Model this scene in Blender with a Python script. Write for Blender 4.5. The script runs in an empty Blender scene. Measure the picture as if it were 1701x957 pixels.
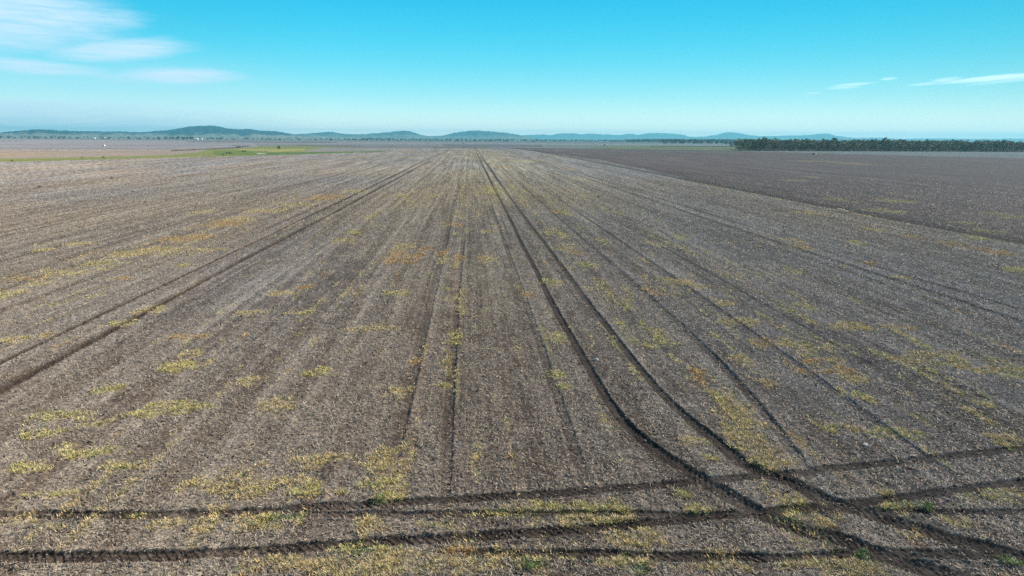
import bpy, bmesh, math, random
import numpy as np
from mathutils import Vector, Matrix

random.seed(7)
rng = np.random.default_rng(11)
scene = bpy.context.scene
col = scene.collection

# ------------------------------------------------------------------ survey
# The field was surveyed from the photograph: every feature below is written
# as the photo position it was measured at and turned into metres on the
# ground (12 m below the camera) once, here.  +Y runs along the crop rows.
H = 12.0
F, CX, CY = 1134.0, 850.5, 478.5
PIT = math.atan((CY - 231) / F)
ROLL, YAW = 0.0065, math.radians(3.55)
_fw = np.array([math.sin(YAW) * math.cos(PIT), math.cos(YAW) * math.cos(PIT), -math.sin(PIT)])
_r = np.array([math.cos(YAW), -math.sin(YAW), 0.0])
_u = np.cross(_r, _fw)
R_ = math.cos(ROLL) * _r + math.sin(ROLL) * _u
U_ = -math.sin(ROLL) * _r + math.cos(ROLL) * _u


def ray(px, py):
    return (px - CX) / F * R_ - (py - CY) / F * U_ + _fw


def g(px, py):
    d = ray(px, py)
    t = -H / min(d[2], -1e-4)
    return np.array([d[0] * t, d[1] * t])


def azel(px, py):
    d = ray(px, py)
    d = d / np.linalg.norm(d)
    return math.atan2(d[0], d[1]), math.asin(d[2])


# ------------------------------------------------------------------ helpers
def link(o):
    col.objects.link(o)
    return o


def tag(o, label=None, cat=None, group=None, kind=None):
    if label: o['label'] = label
    if cat: o['category'] = cat
    if group: o['group'] = group
    if kind: o['kind'] = kind
    return o


def np_mesh(name, co, faces, mat, smooth=False, colors=None, extra=None):
    """co Nx3, faces MxK (all the same K, tri or quad)."""
    me = bpy.data.meshes.new(name)
    k = faces.shape[1]
    me.vertices.add(len(co))
    me.vertices.foreach_set('co', np.ascontiguousarray(co, np.float32).ravel())
    me.loops.add(faces.size)
    me.loops.foreach_set('vertex_index', np.ascontiguousarray(faces, np.int32).ravel())
    me.polygons.add(len(faces))
    me.polygons.foreach_set('loop_start', np.arange(0, faces.size, k, dtype=np.int32))
    me.polygons.foreach_set('loop_total', np.full(len(faces), k, np.int32))
    me.update(calc_edges=True)
    if smooth:
        me.polygons.foreach_set('use_smooth', np.ones(len(faces), bool))
    if colors is not None:
        at = me.attributes.new('tone', 'FLOAT_COLOR', 'POINT')
        c4 = np.ones((len(co), 4), np.float32)
        c4[:, :3] = colors
        at.data.foreach_set('color', c4.ravel())
    for nm, arr in (extra or {}).items():
        at = me.attributes.new(nm, 'FLOAT', 'POINT')
        at.data.foreach_set('value', np.ascontiguousarray(arr, np.float32))
    me.materials.append(mat)
    return me


def obj(name, me, parent=None):
    o = link(bpy.data.objects.new(name, me))
    if parent: o.parent = parent
    return o


# value noise
def _hash(ix, iy, s):
    n = (ix.astype(np.int64) * 374761393 + iy.astype(np.int64) * 668265263 + s * 1274126177) & 0xffffffff
    n = ((n ^ (n >> 13)) * 1274126177) & 0xffffffff
    return ((n ^ (n >> 16)) & 0xffffff).astype(np.float32) / 16777215.0


def vnoise(x, y, s=0):
    x = np.asarray(x, np.float64); y = np.asarray(y, np.float64)
    ix = np.floor(x); iy = np.floor(y)
    fx = (x - ix).astype(np.float32); fy = (y - iy).astype(np.float32)
    fx = fx * fx * (3 - 2 * fx); fy = fy * fy * (3 - 2 * fy)
    a = _hash(ix, iy, s); b = _hash(ix + 1, iy, s); c = _hash(ix, iy + 1, s); d = _hash(ix + 1, iy + 1, s)
    return (a * (1 - fx) + b * fx) * (1 - fy) + (c * (1 - fx) + d * fx) * fy


def fbm(x, y, s=0, o=4, gain=0.5):
    v = 0; a = 1; t = 0
    for i in range(o):
        v = v + a * vnoise(x, y, s + 17 * i); t += a
        a *= gain; x = x * 2.03 + 5.1; y = y * 2.03 + 9.7
    return v / t


def sstep(a, b, x):
    t = np.clip((x - a) / (b - a), 0, 1)
    return t * t * (3 - 2 * t)


# ------------------------------------------------------------------ nodes
def mat(name, base=(0.5, 0.5, 0.5), rough=0.9, spec=0.2, attr=None, noise=None, metal=0.0):
    m = bpy.data.materials.new(name)
    m.use_nodes = True
    nt = m.node_tree; N = nt.nodes; L = nt.links
    b = N['Principled BSDF']
    b.inputs['Roughness'].default_value = rough
    b.inputs['Specular IOR Level'].default_value = spec
    b.inputs['Metallic'].default_value = metal
    b.inputs['Base Color'].default_value = (*base, 1)
    src = None
    if attr:
        a = N.new('ShaderNodeAttribute'); a.attribute_name = attr
        src = a.outputs['Color']
    if noise:
        sc, lo, hi = noise
        tc = N.new('ShaderNodeTexCoord')
        n = N.new('ShaderNodeTexNoise'); n.inputs['Scale'].default_value = sc; n.inputs['Detail'].default_value = 5
        L.new(tc.outputs['Object'], n.inputs['Vector'])
        mr = N.new('ShaderNodeMapRange')
        mr.inputs['From Min'].default_value = 0.3; mr.inputs['From Max'].default_value = 0.7
        mr.inputs['To Min'].default_value = lo; mr.inputs['To Max'].default_value = hi
        L.new(n.outputs['Fac'], mr.inputs['Value'])
        mx = N.new('ShaderNodeVectorMath'); mx.operation = 'SCALE'
        if src: L.new(src, mx.inputs[0])
        else: mx.inputs[0].default_value = base
        L.new(mr.outputs['Result'], mx.inputs['Scale'])
        src = mx.outputs[0]
    if src: L.new(src, b.inputs['Base Color'])
    return m


# ------------------------------------------------------------------ tracks
def catmull(pts, step=0.25):
    pts = np.array(pts, float)
    P = np.vstack([2 * pts[0] - pts[1], pts, 2 * pts[-1] - pts[-2]])
    out = []
    for i in range(1, len(P) - 2):
        n = max(2, int(np.linalg.norm(P[i + 1] - P[i]) / step))
        t = np.linspace(0, 1, n, endpoint=False)[:, None]
        out.append(0.5 * ((2 * P[i]) + (-P[i - 1] + P[i + 1]) * t + (2 * P[i - 1] - 5 * P[i] + 4 * P[i + 1] - P[i + 2]) * t ** 2
                          + (-P[i - 1] + 3 * P[i] - 3 * P[i + 1] + P[i + 2]) * t ** 3))
    out.append(P[-2][None])
    return np.vstack(out)


def px_line(l):
    return [g(*p) for p in l]


# (points, half width, depth, wetness, lug depth)
TR = []
TR.append(([(5.8, 330), (6.05, 180), (6.1, 110), (6.0, 80)] + px_line([(891.6, 453.4), (913.4, 498.2), (946.3, 557), (962.8, 585), (1000.4, 651), (1037, 702.7), (1072, 735), (1104, 759), (1142, 783.3),
                    (1179.4, 806), (1217, 829), (1256, 851), (1303.7, 872), (1357, 888), (1400, 899), (1438, 915), (1492, 934), (1559, 953), (1680, 985)]),
           .24, .062, .90, .022))
TR.append(([(8.3, 330), (8.4, 190), (8.5, 110)] + px_line([(912.8, 415.8), (938.6, 451), (974.5, 500.5), (1008.8, 544), (1048.8, 595.8), (1081.7, 635.8), (1114.6, 671), (1149.8, 702.7), (1184.8, 729.5),
                    (1211.6, 751), (1235, 770), (1266, 786), (1317, 803), (1357, 824), (1384, 837), (1438, 853), (1478, 866.5), (1518.6, 877.3),
                    (1585.8, 899), (1653, 915), (1706.6, 931), (1800, 955)]),
           .24, .062, .90, .022))
TR.append((px_line([(-300, 857), (-100, 857), (0, 857), (147, 857), (250, 857), (338, 855.8), (441, 852.8), (500, 846), (597, 841), (685, 836), (773, 830.8),
                    (846.8, 826.4), (949.7, 819.6), (1088, 808.8), (1182, 800), (1244, 794), (1317, 788), (1384, 779), (1451.5, 773.9), (1518.6, 765.8),
                    (1612.6, 756.4), (1701, 745.7), (1850, 727)]), .25, .05, .85, .022))
TR.append((px_line([(-300, 927.8), (-100, 927.8), (0, 927.8), (147, 927.8), (235, 926.3), (353, 922), (450, 916.6), (567.6, 907), (655.8, 902), (773, 895.5), (846.8, 889.6),
                    (949.7, 882.8), (1061, 873.3), (1141.8, 863.9), (1209, 858.5), (1290, 851), (1371, 843), (1438, 837), (1505, 827.6),
                    (1572, 818), (1639.5, 810), (1701, 802), (1850, 783)]), .27, .06, .92, .024))
TR.append((px_line([(470, 858), (597, 857), (685, 857), (773, 855.8), (861.5, 855.8), (949.7, 855), (1061, 855), (1150, 859), (1250, 858), (1330, 852), (1397.7, 850.4), (1465, 850.4),
                    (1545.5, 852), (1626, 853), (1701, 852), (1850, 850)]), .21, .055, .75, .02))
TR.append((px_line([(700, 926), (788, 922), (846.8, 923), (926.9, 923), (1034, 924), (1088, 927), (1141.8, 927), (1235.8, 928), (1303.7, 929), (1384, 926),
                    (1465, 921), (1518.6, 922), (1599, 923), (1701, 929), (1850, 938)]), .24, .065, .85, .028))
TR.append(([(-25.3, 16), (-25.35, 25), (-25.35, 36), (-25.4, 50), (-25.35, 70), (-25.2, 110), (-24.8, 180), (-24.8, 270)], .24, .15, 1.0, .06))
TR.append(([(-22.25, 16), (-22.4, 25), (-22.5, 36), (-22.6, 50), (-22.7, 70), (-22.4, 110), (-22.2, 180), (-22.2, 270)], .25, .15, 1.0, .06))
TR.append(([(37.9, 25), (37.7, 43), (37.6, 61), (37.2, 80), (36.8, 120)], .2, .10, 1.0, .02))
TR.append(([(40.5, 25), (40.3, 46), (39.7, 60), (39.7, 84), (39.7, 120)], .18, .08, .9, .02))
# the double rut along the edge of the paddock
TR.append(([(67.9, 40), (67.5, 79), (66.3, 102), (66.3, 142), (66.5, 220)], .5, .20, 1.0, .0))
TR.append(([(69.6, 40), (69.2, 79), (68.2, 102), (68.1, 142), (68.4, 220)], .4, .12, .9, .0))
# older, half filled wheel lines
TR.append(([(-.9, 18.5), (-1.0, 24), (-1.1, 55), (-.9, 90), (-1.2, 140)], .26, .055, .5, .0))
TR.append(([(-3.0, 18.5), (-3.1, 24), (-3.05, 55), (-3.0, 90), (-3.2, 140)], .34, .045, .45, .0))
TR.append(([(4.0, 18), (4.05, 27), (4.1, 55), (3.9, 100), (4.0, 140)], .26, .04, .4, .0))
TR.append(([(11.4, 18), (12.6, 24), (13.6, 34), (13.9, 48), (13.8, 90), (13.8, 140)], .26, .06, .5, .0))
TR.append(([(17.3, 18), (17.6, 25), (17.9, 40), (18.1, 90), (18.1, 140)], .26, .06, .55, .0))
TR.append(([(21.8, 30), (21.9, 45), (22.0, 90), (22.1, 140)], .22, .05, .4, .0))
TRACKS = [(catmull(p), w, d, wet, lug) for p, w, d, wet, lug in TR]


def track_field(x, y):
    """relief and bare-soil mask of all wheel ruts at points x, y"""
    dz = np.zeros(len(x), np.float32); bare = np.zeros(len(x), np.float32)
    for k, (P, hw, dep, wet, lug) in enumerate(TRACKS):
        m = 1.2
        sel = np.where((x > P[:, 0].min() - m) & (x < P[:, 0].max() + m) & (y > P[:, 1].min() - m) & (y < P[:, 1].max() + m))[0]
        if not len(sel): continue
        L = np.concatenate([[0], np.cumsum(np.linalg.norm(np.diff(P, axis=0), axis=1))])
        # bin the polyline samples on a grid for a quick nearest look-up
        best = np.full(len(sel), 9e9); ls = np.zeros(len(sel)); sg = np.zeros(len(sel))
        xs, ys = x[sel], y[sel]
        along_y = (P[:, 1].max() - P[:, 1].min()) > (P[:, 0].max() - P[:, 0].min())
        key = ys if along_y else xs
        kp = P[:, 1] if along_y else P[:, 0]
        order = np.argsort(kp); ks = kp[order]
        j0 = np.searchsorted(ks, key)
        for off in range(-7, 8):
            j = order[np.clip(j0 + off, 0, len(order) - 1)]
            j2 = np.clip(j, 0, len(P) - 2)
            a = P[j2]; b = P[j2 + 1]; d = b - a; ln = np.linalg.norm(d, axis=1) + 1e-9
            t = np.clip(((xs - a[:, 0]) * d[:, 0] + (ys - a[:, 1]) * d[:, 1]) / ln ** 2, 0, 1)
            ex = xs - a[:, 0] - t * d[:, 0]; ey = ys - a[:, 1] - t * d[:, 1]
            q = ex * ex + ey * ey
            up = q < best
            best[up] = q[up]; ls[up] = (L[j2] + t * ln)[up]
            sg[up] = ((d[:, 0] * ey - d[:, 1] * ex) / ln)[up]
        s = sg
        s = s + (vnoise(ls * 1.3, 0 * ls, 50 + k) - .5) * .03
        e = np.abs(s)
        ef = 9.0 if k >= 12 else 2.0
        end = sstep(0, ef, ls) * sstep(0, 2.0, L[-1] - ls)
        var = .70 + .35 * vnoise(ls * .22, 0 * ls + 3, 80 + k) + .25 * vnoise(ls * 1.1, 0 * ls + 3, 85 + k)
        near = 1 + .85 * sstep(32, 21, ys) if k < 2 else 1.0
        hwv = hw * (1 + .75 * sstep(32, 20, ys)) if k < 2 else hw
        amp = dep * var * end * near
        inside = 1 - sstep(hwv * .72, hwv * 1.12, e)
        berm = np.exp(-((e - hw * 1.3) / (hw * .28)) ** 2)
        z = -amp * inside + amp * .34 * berm * (.5 + vnoise(ls * 3, s * 4, 33))
        if lug > 0:
            ph = (ls / .27 + s / hw * .8) % 1.0
            bar = sstep(.05, .14, ph) * (1 - sstep(.42, .52, ph))
            z = z + lug * end * inside * bar * (.4 + vnoise(ls * .6, s, 21))
        old = dz[sel]
        dz[sel] = np.where(np.abs(z) > np.abs(old), z, old)
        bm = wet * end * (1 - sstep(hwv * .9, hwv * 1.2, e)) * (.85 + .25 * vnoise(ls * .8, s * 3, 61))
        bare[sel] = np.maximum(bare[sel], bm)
    return dz, np.clip(bare, 0, 1)


# ------------------------------------------------------------------ dry grass map
YEL, YGR, ORA, GRN = (.60, .49, .235), (.57, .505, .20), (.58, .38, .16), (.17, .25, .07)
PATCH_PX = [
    (1225, 685, 26, 16, YEL), (1238, 730, 36, 42, YEL), (1262, 768, 36, 16, YEL), (1332, 850, 46, 30, YGR), (1350, 868, 34, 16, YEL),
    (645, 765, 28, 26, YEL), (634, 806, 36, 18, YGR), (640, 828, 22, 10, YGR), (612, 873, 22, 16, YEL), (430, 808, 90, 20, YEL), (500, 818, 60, 12, YGR),
    (285, 680, 54, 9, YGR), (250, 686, 30, 7, YGR), (520, 767, 54, 10, YEL), (455, 676, 28, 12, YEL), (160, 705, 18, 11, YGR), (72, 720, 26, 6, YGR),
    (40, 778, 28, 9, YGR), (100, 692, 40, 7, YGR), (150, 752, 40, 7, YGR), (195, 775, 34, 6, YGR), (95, 822, 30, 6, YGR), (110, 745, 18, 10, YGR),
    (30, 865, 30, 10, YEL), (88, 878, 20, 6, YEL), (300, 873, 34, 7, YEL), (430, 868, 60, 14, YEL), (470, 862, 34, 10, YGR), (225, 856, 20, 6, YGR),
    (500, 938, 90, 14, YEL), (600, 915, 54, 10, YGR), (690, 935, 90, 20, YEL), (760, 915, 44, 10, ORA), (850, 935, 90, 20, YEL), (640, 950, 100, 12, YEL),
    (830, 855, 60, 8, YGR), (730, 872, 34, 7, YGR), (960, 845, 80, 10, YGR), (985, 868, 60, 8, YEL), (1150, 845, 26, 9, YGR), (1045, 897, 46, 18, YEL),
    (1130, 820, 18, 10, YGR), (1040, 935, 50, 14, YEL), (1055, 945, 22, 6, GRN), (1200, 925, 36, 14, YEL), (1190, 945, 60, 8, YEL), (1345, 940, 46, 8, YEL),
    (1365, 937, 15, 4, GRN), (1400, 946, 46, 10, YEL), (890, 940, 24, 7, GRN), (700, 948, 16, 5, GRN), (605, 917, 10, 6, GRN), (480, 862, 16, 7, GRN),
    (1480, 720, 40, 10, YGR), (1380, 712, 14, 8, YGR), (1500, 718, 14, 12, YGR), (1420, 716, 14, 10, YEL), (1585, 868, 20, 8, YEL), (1490, 842, 30, 5, YGR),
    (1540, 842, 14, 5, GRN), (1660, 825, 40, 12, YGR), (1672, 838, 12, 6, GRN), (1435, 925, 14, 9, GRN), (1690, 935, 20, 6, GRN), (1680, 735, 30, 10, YEL),
    (1155, 735, 30, 6, YEL), (1190, 760, 16, 5, YGR), (1370, 575, 20, 6, YEL),
    (620, 546, 42, 6, YEL), (660, 487, 22, 4, YGR), (522, 620, 22, 7, YGR), (300, 608, 26, 10, YGR), (320, 588, 18, 8, YEL), (410, 635, 16, 8, YEL),
    (330, 560, 16, 4, ORA), (290, 560, 18, 4, ORA), (205, 538, 20, 5, YGR), (250, 515, 26, 6, YEL), (30, 563, 24, 6, YEL), (80, 558, 16, 6, YEL),
    (510, 478, 24, 4, ORA), (470, 488, 20, 4, YEL), (500, 520, 20, 4, YGR), (415, 520, 20, 4, YEL), (185, 648, 16, 6, YGR),
    (660, 420, 16, 8, ORA), (650, 432, 20, 6, ORA), (685, 425, 18, 5, ORA), (683, 435, 14, 5, ORA), (670, 410, 20, 6, YEL), (706, 413, 10, 4, ORA),
    (734, 420, 12, 6, ORA), (735, 432, 10, 6, YEL), (761, 374, 9, 4, ORA), (743, 373, 9, 4, ORA), (761, 428, 10, 6, ORA), (758, 440, 10, 5, YEL),
    (722, 325, 10, 2.5, YEL), (800, 428, 8, 5, ORA), (808, 384, 9, 3.5, YGR), (815, 430, 14, 6, YEL), (765, 500, 10, 20, YEL), (755, 560, 12, 16, YGR),
    (745, 600, 8, 24, YEL), (740, 640, 14, 10, YGR), (690, 600, 12, 6, ORA), (668, 650, 20, 10, YEL), (925, 622, 13, 8, YGR), (935, 642, 16, 4, YGR),
    (920, 560, 22, 8, YGR), (915, 470, 20, 5, YGR), (880, 490, 10, 5, ORA),
    (375, 372, 36, 6, ORA), (395, 364, 30, 4, YEL), (300, 397, 34, 5, ORA), (330, 393, 26, 5, ORA), (270, 415, 40, 6, YEL), (205, 422, 30, 4, YEL),
    (205, 462, 15, 3, ORA), (230, 418, 24, 5, YEL), (160, 438, 26, 5, YGR), (105, 454, 34, 5, YEL), (45, 464, 24, 4, ORA), (65, 472, 16, 4, YEL),
    (335, 353, 18, 3, YEL), (305, 440, 12, 3, YGR), (350, 415, 24, 3, YEL), (10, 490, 18, 6, YGR), (75, 415, 14, 3, YEL), (130, 405, 20, 3, YEL),
    (440, 350, 30, 4, YEL), (490, 340, 30, 4, YEL), (540, 328, 30, 4, ORA), (590, 318, 24, 3, YEL), (570, 398, 16, 5, YEL), (585, 385, 12, 4, YGR),
    (560, 400, 10, 5, YEL), (720, 325, 10, 2, YEL), (665, 325, 8, 2.5, YGR), (618, 360, 10, 4, YGR), (815, 318, 16, 5, YGR), (820, 312, 12, 4, YGR),
    (910, 386, 10, 5, YGR), (935, 390, 10, 5, YGR), (925, 352, 10, 3, ORA), (940, 412, 16, 6, YEL), (958, 420, 12, 5, ORA), (975, 440, 16, 5, YGR),
    (870, 268, 20, 2, YEL), (945, 281, 14, 2, ORA), (960, 297, 16, 2, YEL), (845, 278, 16, 2.2, ORA),
    (1090, 405, 12, 4, YEL), (1130, 395, 14, 4, YGR), (1135, 470, 20, 5, YEL), (1110, 465, 18, 4, YEL), (1165, 478, 14, 5, YEL), (1085, 485, 14, 6, ORA),
    (1205, 505, 14, 5, YEL), (1215, 535, 16, 6, YEL), (1245, 535, 20, 7, YEL), (1265, 565, 18, 6, ORA), (1275, 572, 16, 6, ORA), (1310, 570, 24, 8, YEL),
    (1340, 590, 20, 7, YEL), (1350, 602, 18, 7, ORA), (1338, 618, 22, 7, ORA), (1390, 600, 20, 6, YEL), (1400, 617, 20, 7, ORA), (1420, 630, 18, 8, YEL),
    (1275, 635, 14, 7, YEL), (1155, 615, 14, 14, ORA), (1100, 565, 16, 8, YGR), (1080, 575, 14, 6, YGR), (1090, 550, 14, 6, YEL), (1230, 595, 16, 8, YEL),
    (1195, 660, 12, 6, YGR), (1195, 655, 18, 8, YEL), (1335, 508, 18, 6, YGR), (1425, 545, 20, 6, YEL), (1415, 540, 20, 5, YEL), (1400, 545, 22, 5, YEL),
    (1495, 543, 18, 4, ORA), (1520, 600, 26, 8, YEL), (1560, 590, 30, 7, YEL), (1590, 605, 26, 7, YEL), (1620, 615, 20, 6, YEL), (1653, 613, 16, 5, ORA),
    (1640, 673, 16, 5, YGR), (1400, 650, 10, 5, YGR), (1440, 660, 14, 8, YGR), (1320, 400, 16, 5, YEL), (1470, 350, 26, 4, YGR), (1395, 332, 14, 4, YGR),
    (1485, 334, 24, 3, YGR), (1345, 353, 22, 3, YEL), (1450, 382, 20, 3, YEL), (1515, 394, 12, 3, ORA), (1580, 405, 16, 4, ORA), (1625, 413, 20, 3, ORA),
    (1660, 420, 22, 4, ORA), (1335, 411, 14, 4, ORA), (1445, 437, 16, 4, ORA), (1420, 403, 14, 4, YGR), (1325, 453, 14, 5, YGR), (1500, 462, 12, 4, YEL),
    (1620, 395, 16, 4, YGR), (1600, 370, 16, 3, YGR), (1690, 448, 20, 5, YGR), (1640, 384, 18, 3, YGR), (1680, 360, 24, 3, YEL), (1655, 355, 20, 2.5, YGR),
    (1400, 270, 26, 1.6, ORA), (1425, 273, 26, 1.6, ORA), (1350, 268, 34, 1.3, ORA), (1348, 294, 10, 2, YGR), (1320, 300, 20, 1.6, YGR),
]
PATCH = []
for (px, py, rx, ry, c) in PATCH_PX:
    p = g(px, py); t = np.linalg.norm([p[0], p[1], H])
    far = g(px, max(py - ry, 240)); near = g(px, py + ry)
    PATCH.append((p[0], p[1], rx * t / F, max(np.linalg.norm(far - near) / 2, .12), c, 0.0))


def band(x, c, w):
    return np.exp(-((x - c) / w) ** 2)


def weed_map(x, y):
    """cover 0..1 of short dry grass and its colour"""
    d = np.hypot(x, y)
    n = fbm(x * 1.5 + 3, y * .15, 5, 4)
    n2 = fbm(x * 2.6, y * .55, 9, 3)
    big = fbm(x * .035, y * .012 + 4, 15, 2)
    rows = band(x, -1.6, 1.2) * .07 + band(x, 11.2, 1.0) * .09 + band(x, 16.0, 1.0) * .11 + band(x, 24.5, 3) * .08 + band(x, 65.0, .7) * .22 + band(x, -12, 6) * .05 \
        + band(x, -34, 6) * .045 + band(x, 5, 18) * .055 + band(x, 33, 5) * .04
    rows = rows * (.35 + 1.0 * sstep(20, 55, d))
    lev = n * .62 + n2 * .38 + rows + (big - .5) * .22 - .035 * sstep(-50, -90, x) - .10 * sstep(66, 75, x)
    cov = sstep(.685, .81, lev) * .65
    cov = cov * (1 - .5 * sstep(300, 900, d))
    hue = fbm(x * .10, y * .05, 44, 3)
    h2 = fbm(x * .8, y * .4, 47, 2)
    c = np.zeros((len(x), 3), np.float32)
    a = sstep(.36, .52, hue)[:, None]; b = sstep(.66, .76, h2 + (hue - .5) * .5)[:, None]
    c[:] = (1 - a) * np.array(YGR) + a * np.array(YEL)
    c = c * (1 - b) + b * np.array(ORA)
    rag = (fbm(x * 3.1, y * 2.2, 71, 3) - .5)
    rag2 = (fbm(x * .9, y * .6, 73, 2) - .5)
    for (cx, cy, rx, ry, pc, rot) in PATCH:
        big_r = max(rx, ry) * 1.9 + .1
        s = np.where((np.abs(x - cx) < rx * 2) & (np.abs(y - cy) < ry * 2))[0]
        if not len(s): continue
        q = np.sqrt(((x[s] - cx) / rx) ** 2 + ((y[s] - cy) / ry) ** 2) + rag[s] * 1.9 + rag2[s] * .9
        w = 1 - sstep(.55, 1.15, q)
        cov[s] = np.maximum(cov[s], w * .92)
        w = w[:, None]
        c[s] = c[s] * (1 - w) + w * np.array(pc)
    return cov, c


# ------------------------------------------------------------------ paddocks beyond the field (outlines surveyed from the photo)
def poly_px(l):
    return np.array([g(*p) for p in l])


def inside(P, x, y):
    r = np.zeros(len(x), bool)
    n = len(P)
    for i in range(n):
        x1, y1 = P[i]; x2, y2 = P[(i + 1) % n]
        if y1 == y2: continue
        c = ((y1 > y) != (y2 > y)) & (x < (x2 - x1) * (y - y1) / (y2 - y1) + x1)
        r ^= c
    return r


def hz(x):  # photo row of the horizon
    return 231 + .0065 * (x - 850)


GREY, PALE, LAV, TAN = (.235, .22, .20), (.33, .32, .30), (.30, .275, .275), (.34, .265, .21)
ZONES = [
    # far plain bands
    ([(-400, 224.5), (900, 233.0), (2200, 241.5), (2200, 246), (900, 237.6), (-400, 229)], (.20, .20, .17)),
    ([(-400, 229), (500, 235), (900, 237.4), (1240, 239.4), (1240, 250), (900, 246.2), (-400, 246)], LAV),
    ([(-300, 238), (60, 239.5), (330, 241), (300, 243), (0, 241.5), (-300, 241)], (.265, .24, .245)),
    ([(-300, 244), (0, 245.2), (300, 247), (300, 248.5), (0, 247.2), (-300, 247)], (.25, .225, .225)),
    ([(310, 235.0), (400, 235.2), (520, 236.0), (560, 236.6), (560, 237.3), (400, 236.3), (310, 235.8)], (.075, .07, .075)),
    ([(0, 234.0), (40, 234.2), (40, 234.9), (0, 234.6)], (.10, .09, .09)),
    ([(420, 238.2), (560, 239.4), (740, 240.0), (700, 246), (530, 246), (430, 243)], (.25, .24, .23)),
    ([(735, 239.4), (900, 240.4), (900, 245.0), (735, 244.4)], (.19, .185, .175)),
    ([(560, 241.5), (735, 242.0), (735, 246.2), (560, 246.2)], (.22, .21, .20)),
    ([(900, 240.6), (1240, 243.0), (1240, 247.5), (900, 245.0)], (.23, .25, .20)),
    ([(880, 238.3), (1240, 240.0), (1240, 241.6), (880, 240.0)], (.31, .33, .27)),
    # green paddock and its dark crop line left of the trees
    ([(1010, 243.4), (1250, 244.0), (1250, 250.3), (1080, 248.0), (960, 246.4)], (.23, .25, .10)),
    ([(1080, 242.9), (1250, 243.0), (1250, 244.1), (1080, 243.7)], (.03, .05, .022)),
    # dark edge strip where the fields meet
    ([(720, 245.0), (800, 245.3), (1000, 247.2), (1230, 250.4), (1230, 251.4), (1000, 248.4), (800, 246.6), (720, 246.2)], (.115, .105, .105)),
    # dark fallow right of the rut
    ([(850, 246.8), (1000, 248.4), (1230, 251.3), (1350, 254.2), (1520, 258.8), (1701, 262.5), (2300, 274), (2300, 545), (1700, 404), (1488, 366.3), (1300, 330.4), (1000, 266)], (.195, .142, .122)),
    # pale stubble in front of the trees
    ([(1225, 250.8), (1701, 252.0), (2300, 254), (2300, 273), (1701, 262.2), (1520, 258.6), (1350, 254.0)], (.27, .27, .235)),
    # tan paddock, grassed waterway on the left
    ([(-400, 246), (0, 249.0), (150, 251), (300, 251), (330, 249.5), (345, 256), (290, 257.5), (0, 264), (-400, 277)], TAN),
    ([(-400, 261), (0, 254), (140, 253.5), (60, 257), (0, 259), (-400, 268)], (.36, .27, .17)),
    ([(-400, 272), (0, 263.6), (110, 261.6), (200, 260), (290, 257.2), (330, 253), (345, 248.5), (400, 246.2), (440, 242.5), (520, 241.4), (580, 242.5),
      (540, 244.5), (510, 250.2), (570, 252.4), (640, 251.2), (640, 252.2), (560, 254.6), (450, 258.0), (360, 260), (200, 264), (110, 266.5), (0, 269.5), (-400, 282)], (.24, .25, .08)),
    ([(420, 243.2), (470, 241.5), (560, 241.6), (600, 243.0), (560, 245), (470, 244.6)], (.21, .235, .13)),
    ([(400, 247.5), (505, 247.0), (508, 251.0), (440, 252.4), (390, 250)], (.36, .34, .11)),
    ([(440, 253.6), (505, 252.8), (640, 251.0), (640, 252.4), (560, 254.6), (450, 257.8), (425, 256.0)], (.13, .20, .06)),
    ([(350, 250.5), (400, 249.5), (440, 252.5), (440, 257.4), (360, 259.0)], (.17, .22, .055)),
    ([(425, 251.6), (444, 251.3), (444, 252.4), (425, 252.6)], (.16, .11, .06)),
    ([(428, 254.7), (442, 254.5), (442, 255.7), (428, 255.9)], (.55, .53, .42)),
    ([(505, 249.5), (545, 247.5), (640, 246.6), (640, 250.9), (560, 251.9), (508, 252.2)], (.31, .28, .24)),
    # drainage lines
    ([(282, 249.9), (330, 247.8), (392, 244.6), (396, 243.6), (381, 241.4), (384, 241.0), (402, 243.4), (410, 242.4), (396, 241.2), (400, 241.0), (416, 243.2), (398, 245.6), (330, 249.0), (284, 251)], (.07, .06, .045)),
    ([(495, 240.8), (560, 242.1), (600, 243.1), (600, 243.8), (560, 242.9), (495, 241.6)], (.09, .085, .07)),
]
ZP = [(poly_px(l), np.array(c, np.float32)) for l, c in ZONES]


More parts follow.
